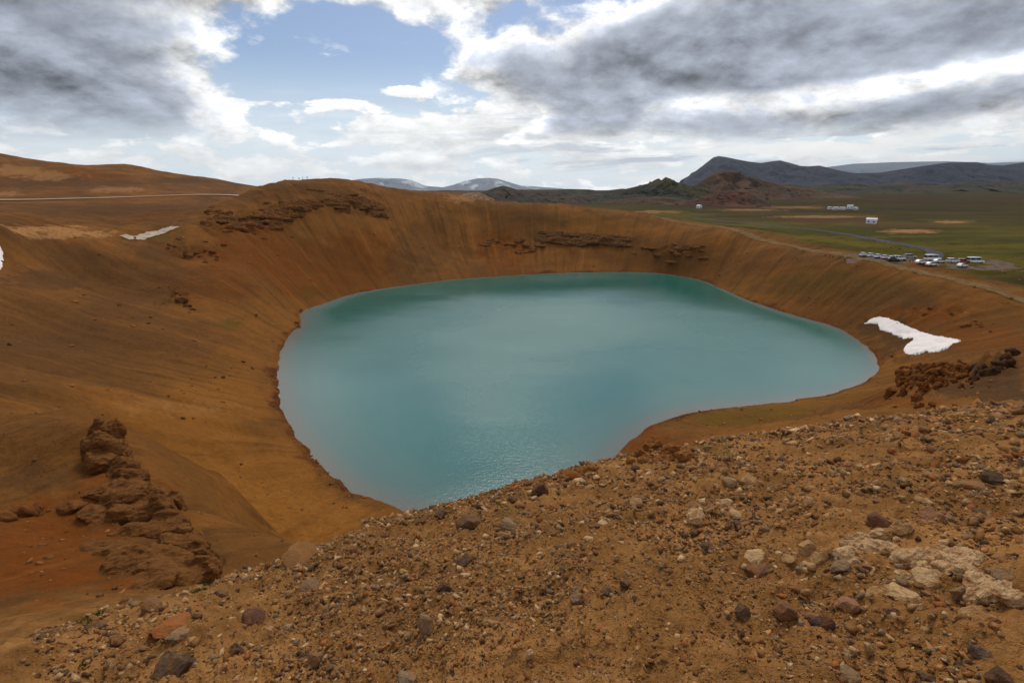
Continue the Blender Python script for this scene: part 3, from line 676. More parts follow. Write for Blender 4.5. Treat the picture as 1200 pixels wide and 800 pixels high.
def outcrop(name, label, cat, center, specs, pool, colors, sink=.3, tilt=.3, aspect=1.0, group=None):
    c = hits([center])[0]
    root = link(name, None, None, label=label, cat=cat, group=group); root.location = (c[0], c[1], c[2])
    hs = hits([(s[0], s[1]+s[3]*.3) for s in specs])
    for k, (s, p) in enumerate(zip(specs, hs)):
        t = p[3]
        place_rock('rock', pool[(k*3+1) % len(pool)], p, s[2]*t/F, s[3]*t/F*1.35, s[2]*t/F*aspect*random.uniform(.6, 1.0), colors[k % len(colors)] if len(s) < 5 else s[4], sink=sink, parent=root, tilt=tilt)
    return root
def jit(c, f=.25):
    k = 1+random.uniform(-f, f); return tuple(min(1, a*k*(1+random.uniform(-.08, .08))) for a in c)
def mass(name, label, cat, center, specs, pool, color, voxel, rough, sink=.35, tilt=.25, aspect=.8, smooth=True, mat=None, ledge=False):
    c = hits([center])[0]; org = Vector(c[:3]); bm = bmesh.new()
    hs = hits([(s[0], s[1]+s[3]*.3) for s in specs])
    for k, (s_, p) in enumerate(zip(specs, hs)):
        t = p[3]; wd, hg = s_[2]*t/F, s_[3]*t/F*(1.35 if t < 130 else .95); dp = wd*aspect*random.uniform(.7, 1.1); zr = random.uniform(-.6, .6)
        if ledge: wd *= random.uniform(1.5, 3.0); hg *= random.uniform(.7, 1.2); zr = math.atan2(LC[1]-p[1], LC[0]-p[0])+math.pi/2+random.uniform(-.2, .2)
        M = Matrix.Translation(Vector((p[0], p[1], p[2]+hg*(.5-sink)))-org) @ (Matrix.Rotation(zr, 4, 'Z') @ Matrix.Rotation(random.uniform(-tilt, tilt), 4, 'X') @ Matrix.Rotation(random.uniform(-tilt, tilt), 4, 'Y')) @ Matrix.Diagonal((wd/2, dp/2, hg/2, 1))
        n0 = len(bm.verts); bm.from_mesh(pool[k % len(pool)]); bm.verts.ensure_lookup_table()
        for v in bm.verts[n0:]: v.co = M @ v.co
    me = bpy.data.meshes.new(name); bm.to_mesh(me); bm.free()
    o = bpy.data.objects.new('tmp', me); col.objects.link(o); md = o.modifiers.new('r', 'REMESH'); md.mode = 'VOXEL'; md.voxel_size = voxel
    dg = bpy.context.evaluated_depsgraph_get(); m2 = bpy.data.meshes.new_from_object(o.evaluated_get(dg)); bpy.data.objects.remove(o)
    m2.name = name; N = len(m2.vertices); co = np.empty(N*3, np.float32); no = np.empty(N*3, np.float32)
    m2.vertices.foreach_get('co', co); m2.vertex_normals.foreach_get('vector', no); co = co.reshape(-1, 3); no = no.reshape(-1, 3)
    q = 1/(voxel*7); ux, uy, uz = co.T
    def n3(f, sd): return (gnoise(ux*f+uy*f*.6, uz*f*1.5+uy*f*.2, sd)+gnoise(uy*f*1.1-ux*f*.5, uz*f, sd+1)+gnoise(ux*f*.9, uy*f*1.1, sd+2))/1.6
    a_ = n3(q, 21)+.7*(.5-np.abs(n3(q*2.1, 31))*1.5)+.42*n3(q*4.3, 41)
    co = co + no*(a_*rough)[:, None]; m2.vertices.foreach_set('co', co.astype(np.float32).ravel())
    m2.polygons.foreach_set('use_smooth', np.full(len(m2.polygons), smooth)); m2.update(); m2.materials.clear(); m2.materials.append(mat or CLIFF)
    # separate blocks become parts of their own
    bm = bmesh.new(); bm.from_mesh(m2); bm.faces.ensure_lookup_table(); seen = set(); isl = []
    for f in bm.faces:
        if f.index in seen: continue
        st_ = [f]; seen.add(f.index); grp = []
        while st_:
            g = st_.pop(); grp.append(g)
            for e in g.edges:
                for h in e.link_faces:
                    if h.index not in seen: seen.add(h.index); st_.append(h)
        isl.append(grp)
    isl = [g for g in isl if len(g) > 24]
    if len(isl) <= 1:
        bm.free(); o = link(name, m2, None, label=label, cat=cat); o.location = org; o.color = (*color, 1); return o
    root = link(name, None, None, label=label, cat=cat); root.location = org
    for g in isl:
        ix = {}; vs_ = []; fs_ = []
        for f in g:
            fs_.append([ix.setdefault(v.index, len(ix)) for v in f.verts])
        inv = {b: a for a, b in ix.items()}; bm.verts.ensure_lookup_table(); vs_ = [bm.verts[inv[k]].co[:] for k in range(len(ix))]
        mm = bpy.data.meshes.new('rock'); mm.from_pydata(vs_, [], fs_); mm.update(); mm.polygons.foreach_set('use_smooth', np.full(len(fs_), smooth)); mm.materials.append(mat or CLIFF)
        o = link('rock', mm, None, parent=root); o.color = (*color, 1)
    bm.free(); return root
# pale broken ledge in the right foreground
mass('rock_ledge', 'broken ledge of pale beige weathered bedrock in the right foreground gravel', 'rock ledge', (1070,665), [
 (1008,634,46,26),(996,650,40,12),(1036,640,44,18),(1068,650,50,16),(1095,652,44,16),(1128,650,50,14),(1112,666,40,14),(1155,682,60,16),(1185,694,50,12),(1140,672,40,14),(1055,660,40,12),(1150,700,40,14),(1028,626,26,20),(1080,664,30,12),(1172,688,40,14)],
 ROCKS, (.40,.295,.18), .011, .015, sink=.45, tilt=.35, aspect=.8, smooth=False, mat=STONE)
for px, py, wp, hp_, cc, lb in [(1090,674,40,18,PALEC,'pale flat slab resting against the broken ledge'),(1057,694,46,15,PALEC,'long whitish slab lying below the broken ledge'),(1128,690,24,20,GREY,'grey upright splinter wedged in the broken ledge'),(1150,718,46,18,BEIGE,'beige lumpy block under the lower end of the ledge'),(1030,690,30,10,BEIGE,'thin beige plate below the middle of the ledge'),
    (985,660,26,14,GREY,'grey chip at the outer tip of the ledge'),(960,650,22,16,BEIGE,'beige chip leaning toward the ledge tip'),(945,640,26,20,BEIGE,'rough beige block above the ledge tip'),(1180,672,34,14,GREY,'grey slab lying along the top of the ledge'),(1100,640,28,10,BEIGE,'thin beige flake on the ledge top')]:
    p = hits([(px, py+hp_*.35)])[0]; t = p[3]; place_rock('stone', ROCKS[int(px) % 10], p, wp*t/F, hp_*t/F*1.2, wp*t/F*.75, cc, sink=.42, tilt=.4, label=lb, cat='stone')
fr = [(random.gauss(1060, 60), random.gauss(668, 26)) for _ in range(32)]+[(random.gauss(885, 40), random.gauss(655, 10)) for _ in range(8)]+[(random.gauss(840, 22), random.gauss(592, 8)) for _ in range(10)]
for (px, py), p in zip(fr, hits(fr)):
    s_ = random.choice([6, 7, 8, 9, 11, 13, 16])*p[3]/F
    place_rock('stone', SMALL[random.randrange(14)], p, s_, s_*random.uniform(.4, .8), s_*random.uniform(.6, 1), jit(random.choice([BEIGE, PALEC, GREY, (.26,.18,.10)])), sink=.3, rot=random.uniform(0, 6.28), tilt=.5, label='pale angular fragment lying among the broken beige rocks', cat='stone', group='fragments of the pale broken rock')
# orange crags on the rim of the foreground slope
mass('rock_outcrop', 'orange crumbly outcrop at the crest in front of the near shore', 'rock outcrop', (770,533), [(750,528,20,18),(765,522,26,20),(785,527,26,20),(803,532,22,14),(757,538,24,12),(778,537,30,12),(740,540,14,9)], ROCKS, (.23,.112,.040), .022, .026, sink=.45, smooth=False)
mass('rock_outcrop', 'low orange lump on the crest beside the dark boulder', 'rock outcrop', (677,552), [(668,552,20,9),(684,551,24,10),(676,556,26,8)], ROCKS, (.23,.115,.042), .02, .02, sink=.45, smooth=False)
# rib of rock on the terrace below, left
LO = [(.24,.108,.036), (.26,.118,.038), (.21,.098,.035), (.29,.128,.040)]
mass('rock_outcrop', 'eroded brown rock rib with a knobbly pillar running down the slope edge at left', 'rock outcrop', (175,605), [(116,497,26,30),(130,502,28,26),(124,518,44,40),(142,528,30,34),(118,538,44,30),(142,546,44,30),(156,556,34,26),(150,566,50,22),
 (150,580,60,26),(178,578,50,30),(140,598,56,22),(168,604,64,34),(194,594,44,40),(204,608,36,34),(184,618,60,24),(158,620,60,18),(207,586,26,34),(128,572,50,16),(214,624,30,26),(112,602,50,10),(200,634,60,22),(218,640,50,26),(180,646,70,18),
 (240,652,30,36),(247,668,22,40),(228,664,54,38),(204,674,70,28),(172,684,70,16),(195,660,66,22),(150,664,70,12),(130,640,70,10)], ROCKS, (.165,.086,.033), .125, .13, sink=.45, smooth=False)
mass('rock_outcrop', 'small dark brown rock row on the rust coloured terrace', 'rock outcrop', (25,600), [(42,594,24,18),(22,600,34,14),(2,604,34,14),(85,592,34,10)], ROCKS, (.17,.080,.030), .08, .08, sink=.42)
# crag on the right inner slope
RO = [(.22,.10,.033), (.18,.085,.032), (.26,.11,.034), (.13,.064,.03)]
sp = [(random.gauss(1072, 15), 428+abs(random.gauss(14, 13)), random.uniform(5, 13), random.uniform(5, 12)) for _ in range(70)] + [(random.uniform(1098,1138), random.uniform(426,452), random.uniform(5,13), random.uniform(5,10)) for _ in range(34)]
mass('rock_outcrop', 'rugged brown crag below the snow patch on the right slope', 'rock outcrop', (1075,450), sp, ROCKS, (.17,.078,.026), .17, .22, sink=.38, smooth=False)
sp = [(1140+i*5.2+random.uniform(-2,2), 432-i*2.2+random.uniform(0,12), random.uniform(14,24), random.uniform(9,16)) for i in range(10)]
mass('rock_outcrop', 'shaded dark brown rock wall above the right slope', 'rock outcrop', (1160,430), sp, ROCKS, (.062,.036,.021), .18, .22, sink=.45, smooth=False)  # shade of this wall is put into its darker rock colour
def band(pathpx, n, spread, w0, w1):
    p = np.array(pathpx, float); L = np.concatenate([[0], np.cumsum(np.hypot(*np.diff(p, axis=0).T))]); o = []
    for i in range(n):
        u = random.uniform(0, L[-1]); s_ = random.uniform(w0, w1)
        o.append((np.interp(u, L, p[:, 0])+random.gauss(0, 2), np.interp(u, L, p[:, 1])+random.gauss(0, spread), s_, s_*random.uniform(.5, .85)))
    return o
DC = [(.15,.080,.036), (.19,.094,.036), (.11,.062,.034), (.21,.10,.036)]
mass('cliff_band', 'dark layered rock band across the far crater wall', 'cliff', (690,284), band([(632,276),(670,280),(700,279),(738,282)], 130, 3.2, 4, 10), ROCKS, (.118,.068,.032), .55, .50, sink=.62, smooth=False, aspect=1.0, tilt=.12, ledge=True)
mass('cliff_band', 'broken rocks continuing the far cliff toward the right', 'cliff', (785,295), band([(735,288),(780,293),(820,290),(830,300)], 26, 5, 4, 8), ROCKS, (.138,.074,.032), .55, .5, sink=.62, smooth=False, aspect=1.0, tilt=.12, ledge=True)
mass('cliff_band', 'scattered rocks above the orange scree of the far wall', 'cliff', (600,288), band([(568,282),(600,286),(632,290)], 18, 4, 4, 8), ROCKS, (.145,.076,.032), .55, .5, sink=.62, smooth=False, aspect=1.0, tilt=.12, ledge=True)
SCOL = [(.20,.086,.034), (.16,.076,.034), (.25,.10,.034), (.20,.094,.038)]
mass('cliff_band', 'reddish brown crags under the left shoulder of the summit', 'cliff', (300,260), band([(245,250),(275,262),(305,262),(335,246),(372,232)], 140, 6, 4, 10), ROCKS, (.150,.076,.031), .54, .50, sink=.62, smooth=False, aspect=1.0, tilt=.12, ledge=True)
mass('cliff_band', 'dark craggy rocks under the flat summit', 'cliff', (430,242), band([(385,236),(410,232),(428,238),(446,248)], 90, 4.0, 4, 10), ROCKS, (.138,.072,.031), .54, .50, sink=.62, smooth=False, aspect=1.0, tilt=.12, ledge=True)
mass('rock_outcrop', 'few dark rocks on the left inner slope above the lake', 'rock outcrop', (212,348), [(207,342,12,9),(212,350,14,9),(220,357,10,6),(226,361,8,5)], ROCKS, (.13,.068,.03), .28, .25, sink=.45)
mass('rock_outcrop', 'cluster of reddish rocks on the slope left of the summit', 'rock outcrop', (255,295), band([(195,290),(225,296),(250,300),(262,292)], 22, 6, 4, 8), ROCKS, (.125,.057,.023), .35, .3, sink=.55, smooth=False)
mass('rock_outcrop', 'few reddish rocks on the slope above the snow patch', 'rock outcrop', (1100,365), band([(1070,360),(1100,364),(1110,374),(1165,388)], 14, 3, 4, 8), ROCKS, (.19,.082,.03), .28, .22, sink=.5)
outcrop('rock_outcrop', 'line of small rocks along the left shore of the lake', 'rock outcrop', (345,380), band([(345,392),(353,378),(350,368),(372,360)], 14, 1.2, 3.5, 6), CRAG, SCOL, sink=.5)

# loose stones one can pick out, then the gravel between them
KIND = [(DKGREY, 'small dark grey angular stone lying loose on the foreground gravel'), (BEIGE, 'small beige angular stone lying loose on the foreground gravel'), ((.17,.10,.05), 'small brown angular stone lying loose on the foreground gravel'),
        (RUSTC, 'small rust orange stone lying loose on the foreground gravel'), (GREY, 'small mid grey stone lying loose on the foreground gravel'), (PALEC, 'small whitish stone lying loose on the foreground gravel')]
KW = [.24, .20, .26, .10, .13, .07]
def crest_y(px): return np.interp(px, [0,100,250,330,450,560,630,720,800,900,1050,1200], [750,724,690,657,614,582,570,547,525,510,490,470])
cand = []
while len(cand) < 185:
    px = random.uniform(5, 1195); y0 = crest_y(px)+4; py = y0 + (798-y0)*random.random()**1.0
    cand.append((px, py))
ch = hits(cand)
for k, p in enumerate(ch):
    c, lab = KIND[random.choices(range(6), KW)[0]]; t = p[3]
    wpx = random.choice([5, 6, 7, 7, 8, 9, 10, 11]); s_ = wpx*t/F*random.uniform(.8, 1.1)
    place_rock('stone', SMALL[k % 14], p, s_, s_*random.uniform(.5, .9), s_*random.uniform(.7, 1), jit(c), sink=.28, rot=random.uniform(0, 6.28), tilt=.5, label=lab, cat='stone', group='loose stones on the foreground slope')

def pebbles(name, x, y, s, colr, label, cat, mat, seed):
    n = len(x); z = H(x, y); T = []
    for k in range(18):
        bm = bmesh.new(); q = random.Random(seed+k)
        for _ in range(8):
            v = Vector((q.gauss(0, 1), q.gauss(0, 1), q.gauss(0, 1))).normalized()*q.uniform(.8, 1.1)
            bm.verts.new((v.x, v.y*q.uniform(.7, 1), v.z*.65))
        h = bmesh.ops.convex_hull(bm, input=bm.verts)
        bmesh.ops.delete(bm, geom=[g for g in h['geom_interior'] if isinstance(g, bmesh.types.BMVert)], context='VERTS')
        bmesh.ops.triangulate(bm, faces=bm.faces); bm.verts.index_update()
        T.append((np.array([v.co[:] for v in bm.verts]), np.array([[v.index for v in f.verts] for f in bm.faces]))); bm.free()
    tk = rng.integers(0, 18, n); V = []; Fa = []; C = []; off = 0
    for k in range(18):
        id_ = np.where(tk == k)[0]; tv, tf = T[k]; m = len(id_)
        if m == 0: continue
        ang = rng.random(m)*6.283; ca, sa = np.cos(ang), np.sin(ang); tl = rng.normal(0, .35, m)
        vx = tv[None, :, 0]*ca[:, None]-tv[None, :, 1]*sa[:, None]; vy = tv[None, :, 0]*sa[:, None]+tv[None, :, 1]*ca[:, None]
        vz = tv[None, :, 2] + vx*tl[:, None]; sc = s[id_][:, None]
        V.append(np.stack([vx*sc+x[id_][:, None], vy*sc+y[id_][:, None], vz*sc+z[id_][:, None]+sc*.1], -1).reshape(-1, 3))
        Fa.append((tf[None]+(np.arange(m)*len(tv))[:, None, None]).reshape(-1, 3)+off); off += m*len(tv)
        C.append(np.repeat(colr[id_], len(tv), 0))
    V = np.concatenate(V); Fa = np.concatenate(Fa); C = np.concatenate(C)
    me = bpy.data.meshes.new(name); me.vertices.add(len(V)); me.vertices.foreach_set('co', V.astype(np.float32).ravel())
    me.loops.add(Fa.size); me.loops.foreach_set('vertex_index', Fa.astype(np.int32).ravel())
    me.polygons.add(len(Fa)); me.polygons.foreach_set('loop_start', np.arange(0, Fa.size, 3, dtype=np.int32)); me.update()
    attr(me, 'stone', C[:, 0], C[:, 1], C[:, 2]); print(name, n, len(Fa))
    link(name, me, mat, kind='stuff', label=label, cat=cat)
PEB = stone_material('gravel_stone', True)
def gravel():
    # uneven scatter: thinner on trodden bare soil, thicker in stony strips
    n = 130000
    a = rng.uniform(-50, 50, n)*math.pi/180; r = 1.3*(15.5/1.3)**rng.random(n)
    x = r*np.sin(a); y = r*np.cos(a)
    dn = fbm(x*.55, y*.55, 201, 3)
    keep = rng.random(n) < np.clip(.62+.85*dn, .14, 1)
    x, y, r = x[keep], y[keep], r[keep]; n = len(x)
    big = sst(fbm(x*.9+5, y*.9, 211, 3), -.2, .6)
    s = r/F*np.clip((1.0+.7*big)*rng.pareto(2.1, n)+1.3, 1.3, 8.0)*.95
    base = np.array([DKGREY, BEIGE, (.17,.10,.05), RUSTC, GREY, PALEC, OCHRE, (.20,.11,.045)])
    pk = rng.choice(8, n, p=[.13,.19,.17,.08,.12,.10,.09,.12])
    pebbles('gravel', x, y, s, base[pk]*rng.uniform(.7, 1.3, (n, 1)), 'loose mixed volcanic gravel covering the foreground slope', 'gravel', PEB, 500)
gravel()
def scree():
    n = 26000
    a = rng.uniform(-49, 46, n)*math.pi/180; r = 16*(390/16)**rng.random(n)
    x = r*np.sin(a); y = r*np.cos(a); z = H(x, y); rl_ = np.hypot(x-LC[0], y-LC[1])
    keep = (z > .25) & (rl_ < 205) & (rng.random(n) < np.clip(.35+1.3*fbm(x*.05, y*.05, 231, 4), .04, 1))
    x, y, r = x[keep], y[keep], r[keep]; n = len(x)
    s = np.clip(.16*rng.pareto(2.4, n)+.07, .07, .75)*np.clip(r/130, .45, 1.4)
    base = np.array([(.15,.075,.028), (.20,.092,.030), (.10,.056,.028), (.26,.125,.045), (.32,.20,.10)])
    pk = rng.choice(5, n, p=[.32,.28,.24,.12,.04])
    pebbles('scree', x, y, s, base[pk]*rng.uniform(.75, 1.25, (n, 1)), 'small loose stones strewn over the crater walls', 'scree', PEB, 700)
    # stones washed out along the waterline
    k = rng.integers(0, len(shore), 2200); f = rng.random(2200)[:, None]; p = shore[k]*(1-f)+np.roll(shore, -1, 0)[k]*f
    d_ = (p-LC); d_ /= np.linalg.norm(d_, axis=1)[:, None]; p = p + d_*(rng.normal(.5, .8, 2200))[:, None]
    kk = rng.random(2200) < np.clip(.4+1.5*fbm(p[:, 0]*.04, p[:, 1]*.04, 241, 3), .03, 1); p = p[kk]; m = len(p)
    pebbles('shore_stones', p[:, 0], p[:, 1], np.clip(.10*rng.pareto(2.4, m)+.08, .08, .45), base[rng.choice(5, m, p=[.25,.2,.35,.1,.1])]*rng.uniform(.6, 1.2, (m, 1)), 'small stones washed out along the lake shore', 'stones', PEB, 800)
scree()

# ------------------------------------------------------------------ grass tufts
def grass(spots):
    V = []; Fa = []
    for (px, py, rx, ry, n, hp_) in spots:
        hs = hits([(px, py)])[0]; t = hs[3]; rw = rx*t/F
        for _ in range(n):
            a = random.uniform(0, 6.28); q = rw*math.sqrt(random.random()); x = hs[0]+q*math.cos(a); y = hs[1]+q*math.sin(a)*.7
            V.append((x, y, hp_*t/F*random.uniform(.4, 1)))
    V = np.array(V); z = H(V[:, 0], V[:, 1]); vs = []; fs = []
    for (x, y, h), zz in zip(V, z):
        a = random.uniform(0, 6.28); bx, by = math.cos(a)*h*.12, math.sin(a)*h*.12; lx, ly = random.uniform(-.5, .5)*h, random.uniform(-.5, .5)*h
        k = len(vs); vs += [(x-bx, y-by, zz-.01), (x+bx, y+by, zz-.01), (x+lx*.5+bx*.7, y+ly*.5+by*.7, zz+h*.6), (x+lx, y+ly, zz+h)]
        fs += [(k, k+1, k+2), (k, k+2, k+3)]
    me = bpy.data.meshes.new('grass'); me.from_pydata(vs, [], fs); me.update()
    link('grass', me, simple_mat('grass_blades', (.075, .115, .018), (.13, .14, .030), 9, .8), kind='stuff', label='short green grass and moss tufts along the crest', cat='grass')
grass([(247,688,16,3,260,5),(235,692,10,3,120,5),(113,722,18,3,260,5),(100,728,10,3,120,4),(565,586,26,4,420,2.5),(590,580,20,3,300,2.5),(535,596,18,4,240,2.5),(500,600,20,3,240,2),(445,612,14,3,160,2.5),(700,558,16,3,160,2.5)])

# ------------------------------------------------------------------ snow
def snow(poly, label, step=.6, thick=.16):
    P_ = np.array(poly, float); x0, y0 = P_.min(0)-1; x1, y1 = P_.max(0)+1
    gx, gy = np.meshgrid(np.arange(x0, x1, step), np.arange(y0, y1, step), indexing='ij')
    ins = np.zeros(gx.shape, bool); ed = np.full(gx.shape, 1e9)
    wx = gx+.9*fbm(gx*.35, gy*.35, 5, 3); wy = gy+.7*fbm(gx*.35+9, gy*.35, 6, 3)
    for a, b in zip(P_, np.roll(P_, -1, 0)):
        c = ((a[1] > wy) != (b[1] > wy)) & (wx < (b[0]-a[0])*(wy-a[1])/(b[1]-a[1]+1e-12)+a[0]); ins ^= c
        e = b-a; t = np.clip(((wx-a[0])*e[0]+(wy-a[1])*e[1])/(e@e), 0, 1); ed = np.minimum(ed, np.hypot(wx-a[0]-t*e[0], wy-a[1]-t*e[1]))
    # smooth land under the patch: plane of hits, interpolated
    sx = np.linspace(x0, x1, 16); sy = np.linspace(y0, y1, 10)
    hh = hits([(a, b) for a in sx for b in sy])[:, 3].reshape(16, 10)
    fx = np.clip((gx-x0)/(x1-x0)*15, 0, 14.999); fy = np.clip((gy-y0)/(y1-y0)*9, 0, 8.999); i = fx.astype(int); j = fy.astype(int); u = fx-i; v = fy-j
    T = hh[i, j]*(1-u)*(1-v)+hh[i+1, j]*u*(1-v)+hh[i, j+1]*(1-u)*v+hh[i+1, j+1]*u*v
    X = (gx-600)/F*T; vv = (gy-400)/F; Y = (CP-vv*SP)*T
    Hh = H(X, Y); Zs = CAMZ-(SP+vv*CP)*T
    Z = np.where(ins, np.maximum(Hh+.04, Zs+.22)+thick*(1-np.exp(-ed/2.2))+.05, Hh-.25) + .04*fbm(X*.3, Y*.3, 3, 3)
    n1 = gx.shape[1]; fs = []
    near_ = ins | (ed < .8)
    for i in range(gx.shape[0]-1):
        for j in range(n1-1):
            if near_[i, j] and near_[i+1, j] and near_[i, j+1] and near_[i+1, j+1]: fs.append((i*n1+j, i*n1+j+1, (i+1)*n1+j+1, (i+1)*n1+j))
    me = bpy.data.meshes.new('snow_patch'); me.from_pydata(np.stack([X, Y, Z], -1).reshape(-1, 3).tolist(), [], fs)
    bm = bmesh.new(); bm.from_mesh(me); bmesh.ops.delete(bm, geom=[v for v in bm.verts if not v.link_faces], context='VERTS')
    bmesh.ops.recalc_face_normals(bm, faces=bm.faces); bm.to_mesh(me); bm.free()
    for p in me.polygons: p.use_smooth = True
    link('snow_patch', me, SNOW, label=label, cat='snow')
SNOW = simple_mat('old_snow', (.80, .735, .69), (.62, .53, .46), .35, .8, thr=(.48, .78))
snow([(1013,379),(1021.6,373.6),(1031,371.5),(1041,373.6),(1051,377),(1064,383),(1077,388.5),(1096,394),(1115,397),(1126,399),(1121.5,403),(1111,407.6),(1100,412),(1088.6,413),(1087.5,411),(1079,414),(1068,416),(1061,414),(1058,409.7),(1063,403.3),(1070.5,399),(1070.5,395.5),(1064,397),(1059,398.5),(1057,395),(1051.4,393.8),(1041,389.5),(1031,385.7),(1029,379.3)], 'white old snow patch with a ragged lower edge above the right shore')
snow([(-16,288),(1,289),(3.5,297),(4,306),(2,314),(-16,320)], 'small white snow patch on the left crater slope', .6)

# ------------------------------------------------------------------ buildings on the plain
WHITEW = simple_mat('white_cladding', (.74, .74, .75), (.66, .66, .68), .8, .5)
ROOFM = simple_mat('grey_roof', (.42, .43, .45), (.50, .50, .52), .8, .5)
GLASSD, _n, _b = material('dark_glass'); _b.inputs['Base Color'].default_value = (.02, .03, .04, 1); _b.inputs['Roughness'].default_value = .12
def prism(prof, y0, y1):
    """extrude an x-z outline along y"""
    n = len(prof); v = [(x, y0, z) for x, z in prof]+[(x, y1, z) for x, z in prof]
    f = [tuple(range(n))[::-1], tuple(range(n, 2*n))]
    f = [tuple(range(n)), tuple(reversed(range(n, 2*n)))]+[(i, i+n, (i+1) % n+n, (i+1) % n) for i in range(n)]
    return v, f
def mesh_of(name, parts, mat, bevel=0):
    vs = []; fs = []
    for v, f in parts:
        k = len(vs); vs += v; fs += [tuple(a+k for a in q) for q in f]
    me = bpy.data.meshes.new(name); me.from_pydata(vs, [], fs); me.update()
    bm = bmesh.new(); bm.from_mesh(me); bmesh.ops.recalc_face_normals(bm, faces=bm.faces)
    if bevel: bmesh.ops.bevel(bm, geom=bm.edges[:], offset=bevel, segments=2, affect='EDGES', clamp_overlap=True)
    bm.to_mesh(me); bm.free(); me.materials.append(mat); return me
def box(x0, x1, y0, y1, z0, z1): return prism([(x0, z0), (x1, z0), (x1, z1), (x0, z1)], y0, y1)
def shed(px, py, z, L, Wd, Hh, rz, label, group=None):
    c = Zp(px, py, z); zz = float(H(np.array([c[0]]), np.array([c[1]]))[0])
    root = link('building', None, None, label=label, cat='building', group=group); root.location = (c[0], c[1], zz); root.rotation_euler.z = rz
    link('wall', mesh_of('wall', [prism([(-Wd/2, -.4), (Wd/2, -.4), (Wd/2, Hh), (0, Hh*1.3), (-Wd/2, Hh)], -L/2, L/2)], WHITEW), None, parent=root)
    e = .25
    link('roof', mesh_of('roof', [prism([(-Wd/2-e, Hh-.05), (0, Hh*1.3+.03), (Wd/2+e, Hh-.05), (Wd/2+e, Hh+.13), (0, Hh*1.3+.22), (-Wd/2-e, Hh+.13)], -L/2-e, L/2+e)], ROOFM if group else WHITEW), None, parent=root)
    link('door', mesh_of('door', [box(-.6, .6, -L/2-.06, -L/2+.02, -.2, 2.1)], GLASSD), None, parent=root)
    for i in (-1, 1):
        link('window', mesh_of('window', [box(-Wd/2-.05, -Wd/2+.02, i*L*.25-.7, i*L*.25+.7, 1.0, 2.0)], GLASSD), None, parent=root)
shed(1021, 261, 19, 7.5, 5.0, 3.4, .9, 'lone small white building on bare ground beside the plain road')
for i, (px, py, L, Hh, rz) in enumerate([(972,243.5,4,2.4,1.2),(979,244,6,2.6,1.4),(987,244,6,2.6,1.5),(996,243,7,4.2,1.1),(1003,244,4,2.6,.6)]):
    shed(px, py, 19, L, 6, Hh, rz, 'low white building in the distant cluster on the green plain', 'distant cluster of white buildings')
shed(819, 245, 19, 5.5, 4.5, 3.2, .5, 'tiny white building at the foot of the red hill')

# ------------------------------------------------------------------ vehicles
RUBBER = simple_mat('tyre_rubber', (.02, .02, .02), (.03, .03, .03), 3, .9)
LAMP = simple_mat('lamp_lens', (.6, .6, .55), (.7, .7, .65), 3, .2)
TAIL = simple_mat('tail_lens', (.35, .02, .02), (.4, .02, .02), 3, .3)
PAINT, pn_, pb = material('car_paint'); pn_.put(pb.inputs['Base Color'], pn_.new('ShaderNodeObjectInfo').outputs['Color']); pb.inputs['Roughness'].default_value = .3; pb.inputs['Coat Weight'].default_value = .5
def wheel_mesh(r=.33, wd=.22):
    bm = bmesh.new(); bmesh.ops.create_cone(bm, cap_ends=True, segments=18, radius1=r, radius2=r, depth=wd)
    bmesh.ops.rotate(bm, verts=bm.verts, cent=(0, 0, 0), matrix=Matrix.Rotation(math.pi/2, 3, 'X'))
    me = bpy.data.meshes.new('wheel'); bm.to_mesh(me); bm.free(); me.materials.append(RUBBER); return me
WH = wheel_mesh()
KINDS = {}
def vehicle_meshes(kind):
    if kind in KINDS: return KINDS[kind]
    if kind == 'car':
        L, Wd = 4.3, 1.75; low = [(-2.15,.32),(2.15,.32),(2.18,.62),(2.0,.78),(1.05,.93),(-2.0,.95),(-2.15,.75)]; cab = [(1.0,.90),(.35,1.38),(-1.35,1.40),(-2.0,.92)]; roof = [(.42,1.38),(-1.38,1.40),(-1.3,1.46),(.25,1.45)]; ax = (1.35,-1.3)
    elif kind == 'suv':
        L, Wd = 4.7, 1.85; low = [(-2.3,.42),(2.3,.42),(2.34,.80),(2.2,1.0),(1.15,1.12),(-2.3,1.14),(-2.34,.85)]; cab = [(1.1,1.08),(.5,1.70),(-1.95,1.74),(-2.28,1.1)]; roof = [(.55,1.70),(-2.0,1.74),(-1.9,1.82),(.4,1.79)]; ax = (1.45,-1.4)
    else:
        L, Wd = 6.2, 2.0; low = [(-3.1,.4),(3.1,.4),(3.14,.85),(2.95,1.15),(2.35,1.35),(-3.1,1.35)]; cab = [(2.35,1.3),(1.75,2.2),(-3.02,2.22),(-3.08,1.3)]; roof = [(1.85,2.2),(-3.05,2.2),(-3.0,2.5),(-.5,2.55),(1.55,2.45)]; ax = (2.1,-1.9)
    h = Wd/2
    body = mesh_of('body', [prism(low, -h, h), prism(roof, -h*.84, h*.84)], PAINT, .04)
    glass = mesh_of('windows', [prism(cab, -h*.86, h*.86)], GLASSD, .02)
    xs_ = [cab[1][0]-.05, (cab[1][0]+cab[2][0])/2, cab[2][0]+.08]
    pil = mesh_of('pillars', [box(x-.06, x+.06, s*h*.86-.02, s*h*.86+.02, cab[0][1], cab[1][1]+.02) for x in xs_ for s in (-1, 1)], PAINT)
    lamp = mesh_of('headlight', [box(-.03, .05, -.18, .18, -.08, .08)], LAMP); tail = mesh_of('tail_light', [box(-.05, .03, -.1, .1, -.12, .12)], TAIL)
    KINDS[kind] = (body, glass, pil, lamp, tail, ax, h, low); return KINDS[kind]
